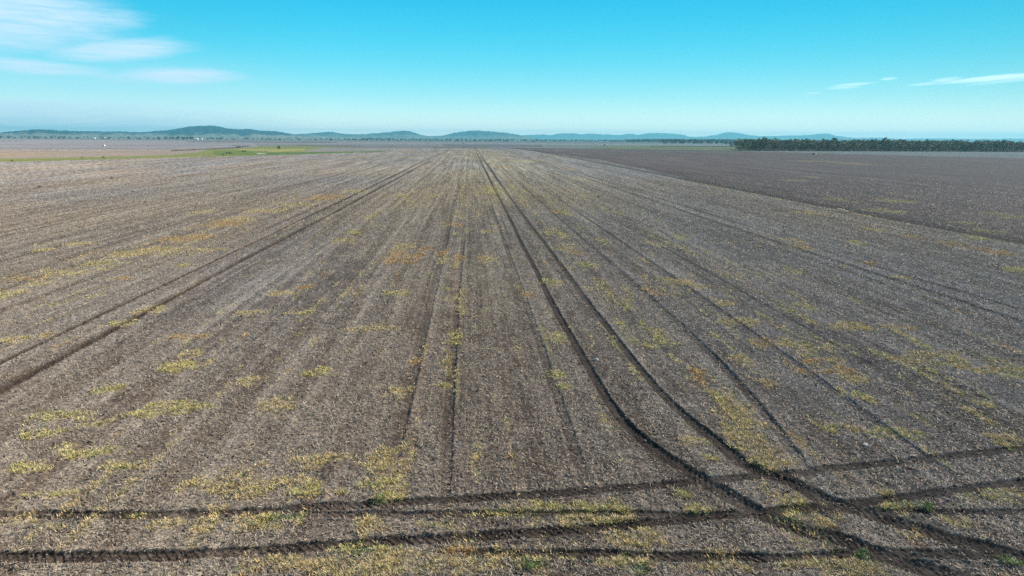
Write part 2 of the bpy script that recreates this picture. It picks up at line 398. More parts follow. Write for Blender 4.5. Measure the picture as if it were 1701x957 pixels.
def base_colour(x, y):
    d = np.hypot(x, y)
    n = len(x)
    c = np.empty((n, 3), np.float32)
    # the main field: grey stubble over dark clay, drawn out along the rows
    s1 = fbm(x * 1.1, y * .035, 101, 3)
    s2 = fbm(x * .22, y * .018 + 7, 103, 3)
    s3 = fbm(x * .5, y * .45, 107, 3)
    s4 = fbm(x * 2.4, y * .9, 109, 3)
    straw = np.clip(.5 + (s1 - .5) * 1.5 + (s2 - .5) * .8 + (s3 - .5) * .5 + (s4 - .5) * 1.2, 0, 1)[:, None]
    c[:] = (1 - straw) * np.array((.186, .146, .115)) + straw * np.array((.366, .320, .268))
    c *= 1 + (band(x, 8, 26) * sstep(50, 160, d))[:, None] * np.array((.16, .13, -.06))   # yellower stubble down the middle of the paddock
    warm = (fbm(x * .05, y * .02, 113, 2)[:, None] - .5)
    c *= 1 + warm * np.array((.30, .10, -.25))
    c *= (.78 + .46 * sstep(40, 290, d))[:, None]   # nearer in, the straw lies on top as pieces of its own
    far = np.where(d > 60)[0]
    if len(far):
        xf, yf = x[far], y[far]
        wob = (fbm(xf * .03, yf * .012, 131, 3) - .5) * .02 * np.hypot(xf, yf)
        yw = yf + wob * .55; xw = xf + (fbm(xf * .2, yf * .11, 133, 3) - .5) * 1.8
        cf = c[far]
        beyond = yf > 950
        patch = fbm(xf * .0012, yf * .0007, 201, 3)[:, None]
        cf[beyond] = ((1 - patch) * np.array((.17, .17, .13)) + patch * np.array((.31, .29, .25)))[beyond]
        tex = (.86 + .28 * fbm(xf * .05, yf * .006, 141, 3) + .28 * (fbm(xf * .35, yf * .03, 143, 3) - .5))[:, None]
        for P, zc in ZP:
            m = inside(P, xw, yw)
            cf[m] = (zc * tex)[m]
        fal = (xf > 66.9) & (yf < 800)
        fu = (1 + .55 * (fbm(xf * .9, yf * .05, 151, 3) - .5) + .45 * (fbm(xf * .16, yf * .02, 153, 3) - .5)) * (1 - .22 * sstep(95, 70, xf))
        cf[fal] *= fu[fal][:, None]
        c[far] = cf
    return c


def is_field(x, y):
    """inside the stubble field itself (weeds, straw and row pattern)"""
    return (x < 66) & (y < 940)


# ------------------------------------------------------------------ ground
def build_ground():
    fine = np.radians(np.arange(-41.5, 44.5, .055)) + 0
    coarse = np.radians(np.arange(48, 360 - 44, 4.0))
    az = np.concatenate([fine, coarse])
    ds = [2.5, 5.0, 7.5, 9.5, 11.0, 12.0]
    d = 12.0
    while d < 20500:
        d *= 1 + min(max(d / 8184 * .62, .0016), .02)
        ds.append(d)
    ds = np.array(ds)
    nA, nD = len(az), len(ds)
    A, D = np.meshgrid(az, ds)
    x = (np.sin(A) * D).ravel(); y = (np.cos(A) * D).ravel(); d = D.ravel()
    isf = np.tile(np.arange(nA) < len(fine), nD)
    z = np.zeros(len(x), np.float32)
    near = np.where((d < 330) & (d > 10.5) & isf)[0]
    xn, yn, dn = x[near], y[near], d[near]
    dz, bare = track_field(xn, yn)
    cell = np.maximum(dn * .0011, dn * np.minimum(np.maximum(dn / 8184 * .62, .0016), .02) * .5)
    fall = lambda lam: np.clip(lam / (cell * 2.2), 0, 1)
    cl = fbm(xn * 5.2, yn * 5.2, 301, 3, .6) - .5
    cl2 = np.abs(vnoise(xn * 2.3, yn * 1.7, 307) - .5)
    cl3 = vnoise(xn * 13, yn * 13, 311) - .5
    rid = vnoise(xn * 2.9, yn * .10, 313) - .5
    und = fbm(xn * .10, yn * .05, 317, 3) - .5
    rough = (1 - .55 * bare)
    zn = dz * np.clip(.55 / (cell * 1.6), .25, 1) + rough * (.075 * cl * fall(.2) + .05 * cl2 * fall(.4) + .035 * cl3 * fall(.08) + .04 * rid * fall(.35)) + .10 * und
    dark = (xn > 67) 
    z[near] = zn * sstep(330, 200, dn)
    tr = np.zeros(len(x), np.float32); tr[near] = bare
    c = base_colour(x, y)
    fld = is_field(x, y) & (d > 8)
    cov = np.zeros(len(x), np.float32)
    sel = np.where((d < 1000) & (d > 8) & (x < 260) & isf)[0]
    cv, wc = weed_map(x[sel], y[sel])
    lim = np.where(is_field(x[sel], y[sel]), 1.0, np.where((x[sel] >= 66) & (d[sel] < 480), .7, 0))
    # only where the ground is still stubble or fallow, not in the paddocks
    lim *= np.where((x[sel] < -60) & (d[sel] > 300), .15, 1.0)
    cv = cv * lim
    k = (cv * (.42 + .2 * sstep(90, 200, d[sel])))[:, None]
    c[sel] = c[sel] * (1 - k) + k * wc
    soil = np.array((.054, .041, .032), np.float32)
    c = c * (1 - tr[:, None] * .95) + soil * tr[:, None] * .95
    cov[sel] = cv
    idx = np.arange(nA * nD).reshape(nD, nA)
    a = idx[:-1]; b = idx[1:]
    q = np.stack([a, b, np.roll(b, -1, 1), np.roll(a, -1, 1)], -1).reshape(-1, 4)
    # the inner disc: quads folding onto the foot point
    co = np.stack([x, y, z], -1)
    foot = len(co)
    co = np.vstack([co, [[0, 0, 0]]])
    c = np.vstack([c, c[:1]]); tr = np.append(tr, 0); cov = np.append(cov, 0)
    m = ground_mat()
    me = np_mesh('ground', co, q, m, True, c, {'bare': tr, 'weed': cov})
    bm = bmesh.new(); bm.from_mesh(me); bm.verts.ensure_lookup_table()
    for i in range(nA):
        try: bm.faces.new((bm.verts[int(idx[0, i])], bm.verts[int(idx[0, (i + 1) % nA])], bm.verts[foot])).smooth = True
        except Exception: pass
    bm.to_mesh(me); bm.free()
    o = obj('ground', me)
    tag(o, kind='structure')
    return o


def ground_mat():
    m = bpy.data.materials.new('stubble_soil')
    m.use_nodes = True
    nt = m.node_tree; N = nt.nodes; L = nt.links
    b = N['Principled BSDF']
    b.inputs['Roughness'].default_value = .95
    b.inputs['Specular IOR Level'].default_value = .12
    b.inputs['Diffuse Roughness'].default_value = 1.0
    at = N.new('ShaderNodeAttribute'); at.attribute_name = 'tone'
    ab = N.new('ShaderNodeAttribute'); ab.attribute_name = 'bare'
    aw = N.new('ShaderNodeAttribute'); aw.attribute_name = 'weed'
    geo = N.new('ShaderNodeNewGeometry')

    def noise(scale, detail, vec=(1, 1, 1), rough=.55):
        mp = N.new('ShaderNodeMapping'); mp.inputs['Scale'].default_value = vec
        L.new(geo.outputs['Position'], mp.inputs['Vector'])
        n = N.new('ShaderNodeTexNoise'); n.inputs['Scale'].default_value = scale
        n.inputs['Detail'].default_value = detail; n.inputs['Roughness'].default_value = rough
        L.new(mp.outputs[0], n.inputs['Vector'])
        return n.outputs['Fac']

    def rng_(v, a, bb, lo, hi):
        r = N.new('ShaderNodeMapRange')
        r.inputs['From Min'].default_value = a; r.inputs['From Max'].default_value = bb
        r.inputs['To Min'].default_value = lo; r.inputs['To Max'].default_value = hi
        L.new(v, r.inputs['Value']); return r.outputs['Result']

    def mul(a, c):
        k = N.new('ShaderNodeMath'); k.operation = 'MULTIPLY'
        L.new(a, k.inputs[0])
        if isinstance(c, (int, float)): k.inputs[1].default_value = c
        else: L.new(c, k.inputs[1])
        return k.outputs[0]

    g1 = rng_(noise(9.0, 3, rough=.7), .34, .66, .40, 1.62)
    g2 = rng_(noise(2.3, 2), .3, .7, .74, 1.26)
    g3 = rng_(noise(.55, 3, (1, .5, 1)), .3, .7, .88, 1.12)
    g4 = mul(rng_(noise(1.0, 3, (1.9, .03, 1)), .32, .68, .76, 1.24), rng_(noise(1.0, 2, (5.5, .025, 1)), .3, .7, .82, 1.18))
    g4 = mul(g4, rng_(noise(1.0, 2, (.95, .004, 1)), .34, .66, .80, 1.20))
    tot = mul(mul(g1, g2), mul(g3, g4))
    # straight far wheel lines: bare soil with rut shade painted in, at fixed offsets across the rows
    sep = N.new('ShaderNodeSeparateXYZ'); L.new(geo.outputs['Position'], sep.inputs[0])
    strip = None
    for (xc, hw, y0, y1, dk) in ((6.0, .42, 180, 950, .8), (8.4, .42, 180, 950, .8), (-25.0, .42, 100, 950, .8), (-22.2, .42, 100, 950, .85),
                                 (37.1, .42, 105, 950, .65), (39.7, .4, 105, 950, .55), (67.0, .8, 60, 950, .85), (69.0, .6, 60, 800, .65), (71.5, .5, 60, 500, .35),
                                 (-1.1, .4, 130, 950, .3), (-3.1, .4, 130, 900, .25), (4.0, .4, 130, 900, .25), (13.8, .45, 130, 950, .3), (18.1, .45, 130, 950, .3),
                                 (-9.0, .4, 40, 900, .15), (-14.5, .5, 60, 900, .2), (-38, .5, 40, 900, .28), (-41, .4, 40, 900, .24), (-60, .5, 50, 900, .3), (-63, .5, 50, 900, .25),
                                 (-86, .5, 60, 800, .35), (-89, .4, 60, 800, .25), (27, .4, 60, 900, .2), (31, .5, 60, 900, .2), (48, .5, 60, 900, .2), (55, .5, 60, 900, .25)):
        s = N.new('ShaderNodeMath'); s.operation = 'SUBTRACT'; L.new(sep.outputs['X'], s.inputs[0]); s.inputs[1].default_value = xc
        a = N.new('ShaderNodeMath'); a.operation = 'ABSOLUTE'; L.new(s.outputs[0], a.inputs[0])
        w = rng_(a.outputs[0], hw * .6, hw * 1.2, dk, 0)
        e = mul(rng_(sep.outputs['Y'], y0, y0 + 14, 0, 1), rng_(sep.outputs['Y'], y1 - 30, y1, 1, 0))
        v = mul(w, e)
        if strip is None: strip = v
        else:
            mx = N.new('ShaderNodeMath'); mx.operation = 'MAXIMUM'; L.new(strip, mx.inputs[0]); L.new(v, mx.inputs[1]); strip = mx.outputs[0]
    scl = N.new('ShaderNodeVectorMath'); scl.operation = 'SCALE'
    L.new(at.outputs['Color'], scl.inputs[0]); L.new(tot, scl.inputs['Scale'])
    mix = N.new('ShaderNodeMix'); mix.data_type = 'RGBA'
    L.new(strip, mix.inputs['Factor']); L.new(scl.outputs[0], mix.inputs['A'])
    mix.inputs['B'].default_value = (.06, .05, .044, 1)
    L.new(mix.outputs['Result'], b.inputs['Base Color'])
    bn = noise(7.0, 4, rough=.65)
    bp = N.new('ShaderNodeBump'); bp.inputs['Strength'].default_value = .5; bp.inputs['Distance'].default_value = .06
    L.new(bn, bp.inputs['Height']); L.new(bp.outputs[0], b.inputs['Normal'])
    return m


# ------------------------------------------------------------------ straw, clods, dry grass
def scatter(n, d0, d1, pw=1.0):
    """points in the wedge the camera stands before, denser near"""
    u = rng.random(n)
    d = (d0 ** pw + (d1 ** pw - d0 ** pw) * u) ** (1 / pw)
    a = np.radians(rng.uniform(-41, 44, n))
    return np.sin(a) * d, np.cos(a) * d, d


def ground_z(x, y):
    dz, bare = track_field(x, y)
    und = fbm(x * .10, y * .05, 317, 3) - .5
    d = np.hypot(x, y)
    cl = fbm(x * 5.2, y * 5.2, 301, 3, .6) - .5
    cl2 = np.abs(vnoise(x * 2.3, y * 1.7, 307) - .5)
    k = np.clip(40 / d, 0, 1)
    return dz + .10 * und * sstep(330, 200, d) + (.075 * cl + .05 * cl2) * k * (1 - .55 * bare), bare


def build_straw():
    xs, ys, ds = [], [], []
    for n, a, b in ((1150000, 15.5, 300),):
        x, y, d = scatter(n, a, b, .30)
        xs.append(x); ys.append(y); ds.append(d)
    x = np.concatenate(xs); y = np.concatenate(ys); d = np.concatenate(ds)
    z, bare = ground_z(x, y)
    s = fbm(x * 1.1, y * .035, 101, 3) + (fbm(x * .5, y * .45, 107, 3) - .5)
    keep = (rng.random(len(x)) < (1 - bare) ** 2 * np.clip(.66 + (s - .5) * 1.7, .45, 1) * (1 - sstep(110, 295, d))) & ((x < 66) | (rng.random(len(x)) < .6))
    x, y, d, z = x[keep], y[keep], d[keep], z[keep]
    n = len(x)
    th = rng.uniform(0, math.pi, n)
    ln = rng.uniform(.014, .062, n) * (1 + d / 75); w = rng.uniform(.003, .0065, n) * (1 + d / 42)
    tilt = rng.normal(0, .5, n)
    dx = np.stack([np.cos(th) * np.cos(tilt), np.sin(th) * np.cos(tilt), np.sin(tilt)], -1) * ln[:, None]
    dw = np.stack([-np.sin(th), np.cos(th), rng.normal(0, .5, n)], -1) * w[:, None]
    c = np.stack([x, y, z + .012 + np.abs(np.sin(tilt)) * ln * .9], -1)
    co = np.empty((n, 4, 3)); co[:, 0] = c - dx - dw; co[:, 1] = c + dx - dw; co[:, 2] = c + dx + dw; co[:, 3] = c - dx + dw
    f = np.arange(n * 4).reshape(n, 4)
    t = rng.random((n, 1)); v = rng.uniform(.6, 1.25, (n, 1))
    cc = ((1 - t) * np.array((.33, .302, .262)) + t * np.array((.41, .345, .24))) * v
    me = np_mesh('straw_litter', co.reshape(-1, 3), f, mat('weathered_straw', attr='tone', rough=.7, spec=.3), False, np.repeat(cc, 4, 0))
    tag(obj('straw_litter', me), 'broken grey straw littered over the bare stubble field', 'straw', kind='stuff')


def build_clods():
    xs, ys = [], []
    for n, a, b in ((90000, 15.5, 320),):
        x, y, d = scatter(n, a, b, .35); xs.append(x); ys.append(y)
    # crumbs thrown out beside the ruts
    for P, hw, dep, wet, lug in TRACKS:
        if wet < .5: continue
        Q = P[P[:, 1] < 60]
        if len(Q) < 3: continue
        m = len(Q) * 3
        j = rng.integers(0, len(Q) - 1, m)
        tn = Q[j + 1] - Q[j]; tn /= np.linalg.norm(tn, axis=1)[:, None] + 1e-9
        off = np.where(rng.random(m) < .5, -1, 1) * np.abs(rng.normal(hw * 1.25, .14, m))
        p = Q[j] + tn * rng.uniform(0, .25, m)[:, None] + np.stack([-tn[:, 1], tn[:, 0]], -1) * off[:, None]
        xs.append(p[:, 0]); ys.append(p[:, 1])
    x = np.concatenate(xs); y = np.concatenate(ys)
    z, bare = ground_z(x, y)
    d = np.hypot(x, y)
    n = len(x)
    r = rng.lognormal(-3.75, .42, n) * (1 + d / 220)
    r = np.minimum(r, .07)
    base = np.array([(1, 0, 0), (0, 1, 0), (-1, 0, 0), (0, -1, 0), (0, 0, .75), (0, 0, -.6)], float)
    rot = rng.uniform(0, 6.28, n); cs, sn = np.cos(rot), np.sin(rot)
    v = np.repeat(base[None], n, 0) * rng.uniform(.6, 1.35, (n, 6, 3)) + rng.normal(0, .22, (n, 6, 3))
    vx = v[..., 0] * cs[:, None] - v[..., 1] * sn[:, None]; vy = v[..., 0] * sn[:, None] + v[..., 1] * cs[:, None]
    co = np.stack([vx, vy, v[..., 2]], -1) * r[:, None, None] + np.stack([x, y, z + r * .35], -1)[:, None]
    tri = np.array([(0, 1, 4), (1, 2, 4), (2, 3, 4), (3, 0, 4), (1, 0, 5), (2, 1, 5), (3, 2, 5), (0, 3, 5)])
    f = (np.arange(n)[:, None, None] * 6 + tri[None]).reshape(-1, 3)
    cc = np.array((.15, .125, .105)) * rng.uniform(.6, 1.5, (n, 1)) * np.array((1, 1, 1))
    me = np_mesh('soil_clods', co.reshape(-1, 3), f, mat('clay_clod', attr='tone', rough=.95, spec=.1), False, np.repeat(cc, 6, 0))
    tag(obj('soil_clods', me), 'small dark clods of clay turned up across the field', 'clods', kind='stuff')


def blades(x, y, z, nb, hgt, spr, colr, name, m):
    n = len(x)
    bi = np.repeat(np.arange(n), nb)
    N = len(bi)
    a = rng.uniform(0, 6.283, N)
    rr = np.sqrt(rng.random(N)) * spr[bi]
    bx = x[bi] + np.cos(a) * rr; by = y[bi] + np.sin(a) * rr; bz = z[bi]
    lean = rng.uniform(.5, 1.45, N); la = a + rng.normal(0, .9, N)
    hl = hgt[bi] * rng.uniform(.5, 1.25, N)
    tip = np.stack([bx + np.cos(la) * np.sin(lean) * hl, by + np.sin(la) * np.sin(lean) * hl, bz + np.cos(lean) * hl + .01], -1)
    wd = (.005 + .008 * rng.random(N)) * (1 + np.hypot(bx, by) / 40)
    sx = -np.sin(la) * wd; sy = np.cos(la) * wd
    co = np.empty((N, 3, 3))
    co[:, 0] = np.stack([bx - sx, by - sy, bz - .01], -1); co[:, 1] = np.stack([bx + sx, by + sy, bz - .01], -1); co[:, 2] = tip
    f = np.arange(N * 3).reshape(N, 3)
    cc = colr[bi] * rng.uniform(.6, 1.45, (N, 1)) * rng.uniform(.9, 1.1, (N, 3))
    return np_mesh(name, co.reshape(-1, 3), f, m, False, np.repeat(cc, 3, 0))


def build_grass():
    xs, ys = [], []
    for n, a, b in ((640000, 15.5, 240),):
        x, y, d = scatter(n, a, b, .30); xs.append(x); ys.append(y)
    x = np.concatenate(xs); y = np.concatenate(ys)
    cov, c = weed_map(x, y)
    z, bare = ground_z(x, y)
    d = np.hypot(x, y)
    ok = (rng.random(len(x)) < cov ** 1.3 * np.clip((fbm(x * 5, y * 4.4, 91, 2) - .38) * 6, .07, 1) * (1 - sstep(140, 235, d)) * (1 - .8 * bare)) & ((x < 66) | (rng.random(len(x)) < .5))
    x, y, z, c, d = x[ok], y[ok], z[ok], c[ok], d[ok]
    # grass on the waterway and roadside reads at its own distance
    n = len(x)
    grn = rng.random(n) < .06
    c = c.copy(); c[grn] = np.array(GRN) * 1.2
    hg = rng.uniform(.04, .12, n) * (1 + d / 200); sp = rng.uniform(.05, .16, n) * (1 + d / 90)
    m = mat('dry_grass_blade', attr='tone', rough=.7, spec=.25)
    me = blades(x, y, z, 12, hg, sp, c, 'dry_grass', m)
    tag(obj('dry_grass', me), 'short yellow and green dry grass in ragged patches on the stubble', 'grass', kind='stuff')


# ------------------------------------------------------------------ hills
def hill_range(name, prof, dist, back, front, mt, seed, amp):
    px = np.array([p[0] for p in prof], float); py = np.array([p[1] for p in prof], float)
    n = int((px[-1] - px[0]) / 1.2)
    X = np.linspace(px[0], px[-1], n)
    Y = np.interp(X, px, py)
    k = np.ones(5) / 5
    Y = np.convolve(np.pad(Y, 2, 'edge'), k, 'valid')
    Y = Y - (vnoise(X * .33, 0 * X, seed) - .5) * amp - (vnoise(X * .11, 0 * X, seed + 3) - .5) * amp
    az = np.empty(n); hh = np.empty(n)
    fade = np.minimum(1, np.minimum(np.arange(n), n - 1 - np.arange(n)) / 12.0)
    for i in range(n):
        a, e = azel(X[i], Y[i])
        az[i] = a
        hh[i] = max(0, H + dist * math.tan(e)) * fade[i]
    m = 26
    T = np.linspace(-1, 1, m)
    co = np.empty((m, n, 3))
    dv = dist * (1 + .06 * (vnoise(X * .012, 0 * X, seed + 5) - .5))
    for j, t in enumerate(T):
        dd = dv + t * np.where(t < 0, front, back)
        f = math.cos(t * math.pi / 2) ** 2
        gully = 1 - .30 * abs(math.sin(math.pi * t)) * vnoise(X * .10 + t, 0 * X + t * 2.5, seed + 9)
        sharp = np.where(hh > 1, 1, 1)
        co[j, :, 0] = np.sin(az) * dd; co[j, :, 1] = np.cos(az) * dd
        co[j, :, 2] = hh * f * gully * sharp - .5
    idx = np.arange(m * n).reshape(m, n)
    q = np.stack([idx[:-1, :-1], idx[:-1, 1:], idx[1:, 1:], idx[1:, :-1]], -1).reshape(-1, 4)
    o = obj(name, np_mesh(name, co.reshape(-1, 3), q, mt, True))
    tag(o, kind='structure')
    return o


def hill_mat(name, wood, grass, sc, lo, hi):
    m = bpy.data.materials.new(name); m.use_nodes = True
    nt = m.node_tree; N = nt.nodes; L = nt.links
    b = N['Principled BSDF']; b.inputs['Roughness'].default_value = 1; b.inputs['Specular IOR Level'].default_value = .05
    geo = N.new('ShaderNodeNewGeometry')
    mp = N.new('ShaderNodeMapping'); mp.inputs['Scale'].default_value = (1, .5, 1.0)
    L.new(geo.outputs['Position'], mp.inputs['Vector'])
    n = N.new('ShaderNodeTexNoise'); n.inputs['Scale'].default_value = sc; n.inputs['Detail'].default_value = 5; n.inputs['Roughness'].default_value = .7
    L.new(mp.outputs[0], n.inputs['Vector'])
    sep = N.new('ShaderNodeSeparateXYZ'); L.new(geo.outputs['Position'], sep.inputs[0])
    r = N.new('ShaderNodeMapRange'); r.inputs['From Min'].default_value = lo; r.inputs['From Max'].default_value = hi
    r.inputs['To Min'].default_value = -.22; r.inputs['To Max'].default_value = .17
    L.new(sep.outputs['Z'], r.inputs['Value'])
    ad = N.new('ShaderNodeMath'); ad.operation = 'ADD'; L.new(n.outputs['Fac'], ad.inputs[0]); L.new(r.outputs['Result'], ad.inputs[1])
    cr = N.new('ShaderNodeValToRGB')
    cr.color_ramp.elements[0].position = .42; cr.color_ramp.elements[0].color = (*grass, 1)
    cr.color_ramp.elements[1].position = .54; cr.color_ramp.elements[1].color = (*wood, 1)
    L.new(ad.outputs[0], cr.inputs['Fac']); L.new(cr.outputs['Color'], b.inputs['Base Color'])
    return m


def build_hills():
    A = [(-260, 221), (-120, 219), (-40, 221), (0, 220), (30, 217.8), (60, 214.4), (80, 215.4), (110, 217.2), (150, 217.8), (210, 218.3), (240, 219), (265, 217.3), (290, 213.4),
         (310, 210), (325, 208.2), (345, 207.6), (362, 209), (378, 213), (395, 214.8), (415, 214.4), (430, 217), (445, 217), (460, 218), (475, 221.3), (490, 223.3), (510, 225), (560, 228), (640, 231)]
    B = [(430, 228), (470, 224), (490, 223), (510, 221.6), (525, 220.3), (540, 219), (555, 219.6), (570, 222.4), (590, 223.2), (610, 222.2), (635, 220.3), (650, 218.6), (662, 216.7), (670, 216.4),
         (680, 217.6), (692, 221), (700, 224.2), (715, 225.8), (735, 225.2), (748, 221.8), (760, 219.2), (780, 216.6), (795, 216.2), (815, 218), (840, 220.5), (855, 223), (870, 226), (900, 230)]
    C = [(760, 229), (800, 227), (840, 226.2), (870, 224.6), (905, 223), (915, 224.5), (930, 221.6), (950, 221.4), (965, 223), (980, 221.5), (1000, 223), (1030, 224.6), (1045, 221.6), (1060, 224.2),
         (1075, 221.2), (1110, 221), (1125, 223), (1137, 223.6), (1145, 227), (1170, 227), (1190, 223.5), (1205, 219.5), (1213, 219), (1230, 221), (1245, 224.4), (1270, 226.4), (1310, 224.6),
         (1345, 224), (1365, 221.4), (1377, 222), (1390, 226), (1420, 229), (1455, 228.6), (1500, 230.6), (1560, 229.6), (1620, 230.6), (1680, 230), (1760, 232), (1900, 229), (2000, 236)]
    hill_range('hills', A, 8600, 1500, 2300, hill_mat('wooded_hill', (.013, .021, .024), (.19, .19, .14), .0075, 8, 62), 401, .9)
    hill_range('hills', B, 10500, 2000, 2400, hill_mat('far_wooded_hill', (.022, .034, .028), (.12, .13, .09), .005, 10, 90), 431, .6)
    hill_range('hills', C, 17500, 2200, 3000, hill_mat('blue_range', (.025, .037, .032), (.07, .08, .06), .003, 10, 120), 461, .5)


# ------------------------------------------------------------------ trees
def tube(pts, rad, sides=6):
    pts = [Vector(p) for p in pts]
    V, Fc = [], []
    for i, p in enumerate(pts):
        t = (pts[min(i + 1, len(pts) - 1)] - pts[max(i - 1, 0)]).normalized()
        a = t.orthogonal().normalized(); b = t.cross(a)
        for s in range(sides):
            an = 2 * math.pi * s / sides
            V.append(p + (a * math.cos(an) + b * math.sin(an)) * rad[i])
    for i in range(len(pts) - 1):
        for s in range(sides):
            s2 = (s + 1) % sides
            Fc.append((i * sides + s, i * sides + s2, (i + 1) * sides + s2, (i + 1) * sides + s))
    return V, Fc


def tree_meshes(name, h, w, base, nclump, nleaf, leaf, seed, tint, lean=0.0):
    """tapered trunk with limbs; crown of many small leaf faces gathered in clumps at the limb ends"""
    rd = random.Random(seed); r = np.random.default_rng(seed)
    V, Fc = [], []

    def add(pts, rad, s=6):
        v, f = tube(pts, rad, s)
        o = len(V); V.extend(v); Fc.extend([tuple(i + o for i in q) for q in f])
    top = Vector((lean * h * .6, 0, h * .72))
    mid = Vector((lean * h * .25 + rd.uniform(-.2, .2), rd.uniform(-.2, .2), h * .36))
    tr = h * .026
    add([(0, 0, -.2), (lean * .3, 0, h * .12), mid, top], [tr * 1.35, tr, tr * .8, tr * .3], 7)
    cl = []
    for i in range(nclump):
        a = i * 2.4 + rd.uniform(-.5, .5)
        lev = rd.uniform(0, 1) ** .8
        hz_ = h * (base + (0.96 - base) * lev)
        rr = w * .5 * math.sin(math.pi * min(.98, .22 + .70 * lev)) * rd.uniform(.45, 1.05)
        c = Vector((lean * hz_ * .8 + math.cos(a) * rr, math.sin(a) * rr, hz_))
        cl.append((c, rd.uniform(.16, .28) * w * (1.1 - .35 * lev)))
        s = Vector((0, 0, 0)).lerp(top, .35 + .6 * lev * .9)
        s.z = min(s.z, hz_ * .85); s.x = lean * s.z * .8
        add([s, s.lerp(c, .5) + Vector((0, 0, -.03 * h)), c], [tr * .42, tr * .28, tr * .1], 4)
    tv = np.array([tuple(v) for v in V]); tf = np.array(Fc)
    tc = np.array((.30, .27, .23)) * r.uniform(.7, 1.15, (len(tv), 1))
    LC, LF, LT = [], [], []
    for (c, rad) in cl:
        m = nleaf
        p = r.normal(0, 1, (m, 3)); p /= np.linalg.norm(p, axis=1)[:, None]
        p *= (r.random((m, 1)) ** .45) * rad * np.array((1.1, 1.1, .72))
        p += np.array(c) + r.normal(0, rad * .12, (m, 3))
        n1 = r.normal(0, 1, (m, 3)); n1 /= np.linalg.norm(n1, axis=1)[:, None]
        n2 = np.cross(n1, r.normal(0, 1, (m, 3))); n2 /= np.linalg.norm(n2, axis=1)[:, None] + 1e-9
        s = leaf * r.uniform(.6, 1.3, (m, 1))
        q = np.stack([p - n1 * s, p + n2 * s * .55, p + n1 * s, p - n2 * s * .55], 1)
        LC.append(q.reshape(-1, 3))
        v = np.array(tint) * r.uniform(.5, 1.7) * r.uniform(.7, 1.35, (m, 1)) * r.uniform(.9, 1.1, (m, 3))
        LT.append(np.repeat(v, 4, 0))
    lc = np.vstack(LC); lf = np.arange(len(lc)).reshape(-1, 4); lt = np.vstack(LT)
    return (tv, tf, tc), (lc, lf, lt)


M_LEAF = mat('eucalypt_leaf', attr='tone', rough=.6, spec=.3)
M_BARK = mat('pale_bark', attr='tone', rough=.9, spec=.1)
LEAF_TINTS = [tuple(1.35 * v for v in t) for t in [(.090, .092, .045), (.082, .088, .046), (.100, .098, .052), (.072, .082, .042), (.108, .102, .056), (.076, .088, .050)]]


def tree_kind(seed, h, w, base, ncl, nl, leaf, tint, lean=0.0):
    T, C = tree_meshes('tree', h, w, base, ncl, nl, leaf, seed, tint, lean)
    return np_mesh('trunk', *T[:2], M_BARK, True, T[2]), np_mesh('crown', *C[:2], M_LEAF, False, C[2]), (T, C)


def joined(T, C, name='tree'):
    me_co = np.vstack([T[0], C[0]])
    f = np.vstack([T[1], C[1] + len(T[0])])
    me = np_mesh(name, me_co, f, M_LEAF, False, np.vstack([T[2] * .6, C[2]]))
    return me


def put_tree(name, kind, x, y, sc, sz, rot, label, cat='tree', group=None):
    e = link(bpy.data.objects.new(name, None))
    e.location = (x, y, 0); e.rotation_euler = (0, 0, rot); e.scale = (sc, sc, sz)
    e.empty_display_size = .3
    tag(e, label, cat, group)
    t = link(bpy.data.objects.new('trunk', kind[0])); t.parent = e
    c = link(bpy.data.objects.new('crown', kind[1])); c.parent = e
    return e


def put_far(name, me, x, y, sc, sz, rot, label, cat='tree', group=None):
    o = link(bpy.data.objects.new(name, me))
    o.location = (x, y, 0); o.rotation_euler = (0, 0, rot); o.scale = (sc, sc, sz)
    return tag(o, label, cat, group)


def stuff_mesh(name, kinds, spots, m, label, cat):
    """many trees of a far wood as one mass"""
    CO, FA, TC = [], [], []
    off = 0
    for (x, y, sc, sz, rot, k) in spots:
        lc, lf, lt = kinds[k % len(kinds)]
        c, s = math.cos(rot), math.sin(rot)
        q = np.stack([(lc[:, 0] * c - lc[:, 1] * s) * sc + x, (lc[:, 0] * s + lc[:, 1] * c) * sc + y, lc[:, 2] * sz], -1)
        CO.append(q); FA.append(lf + off); TC.append(lt * rng.uniform(.8, 1.25)); off += len(q)
    o = obj(name, np_mesh(name, np.vstack(CO), np.vstack(FA), m, False, np.vstack(TC)))
    tag(o, label, cat, kind='stuff')


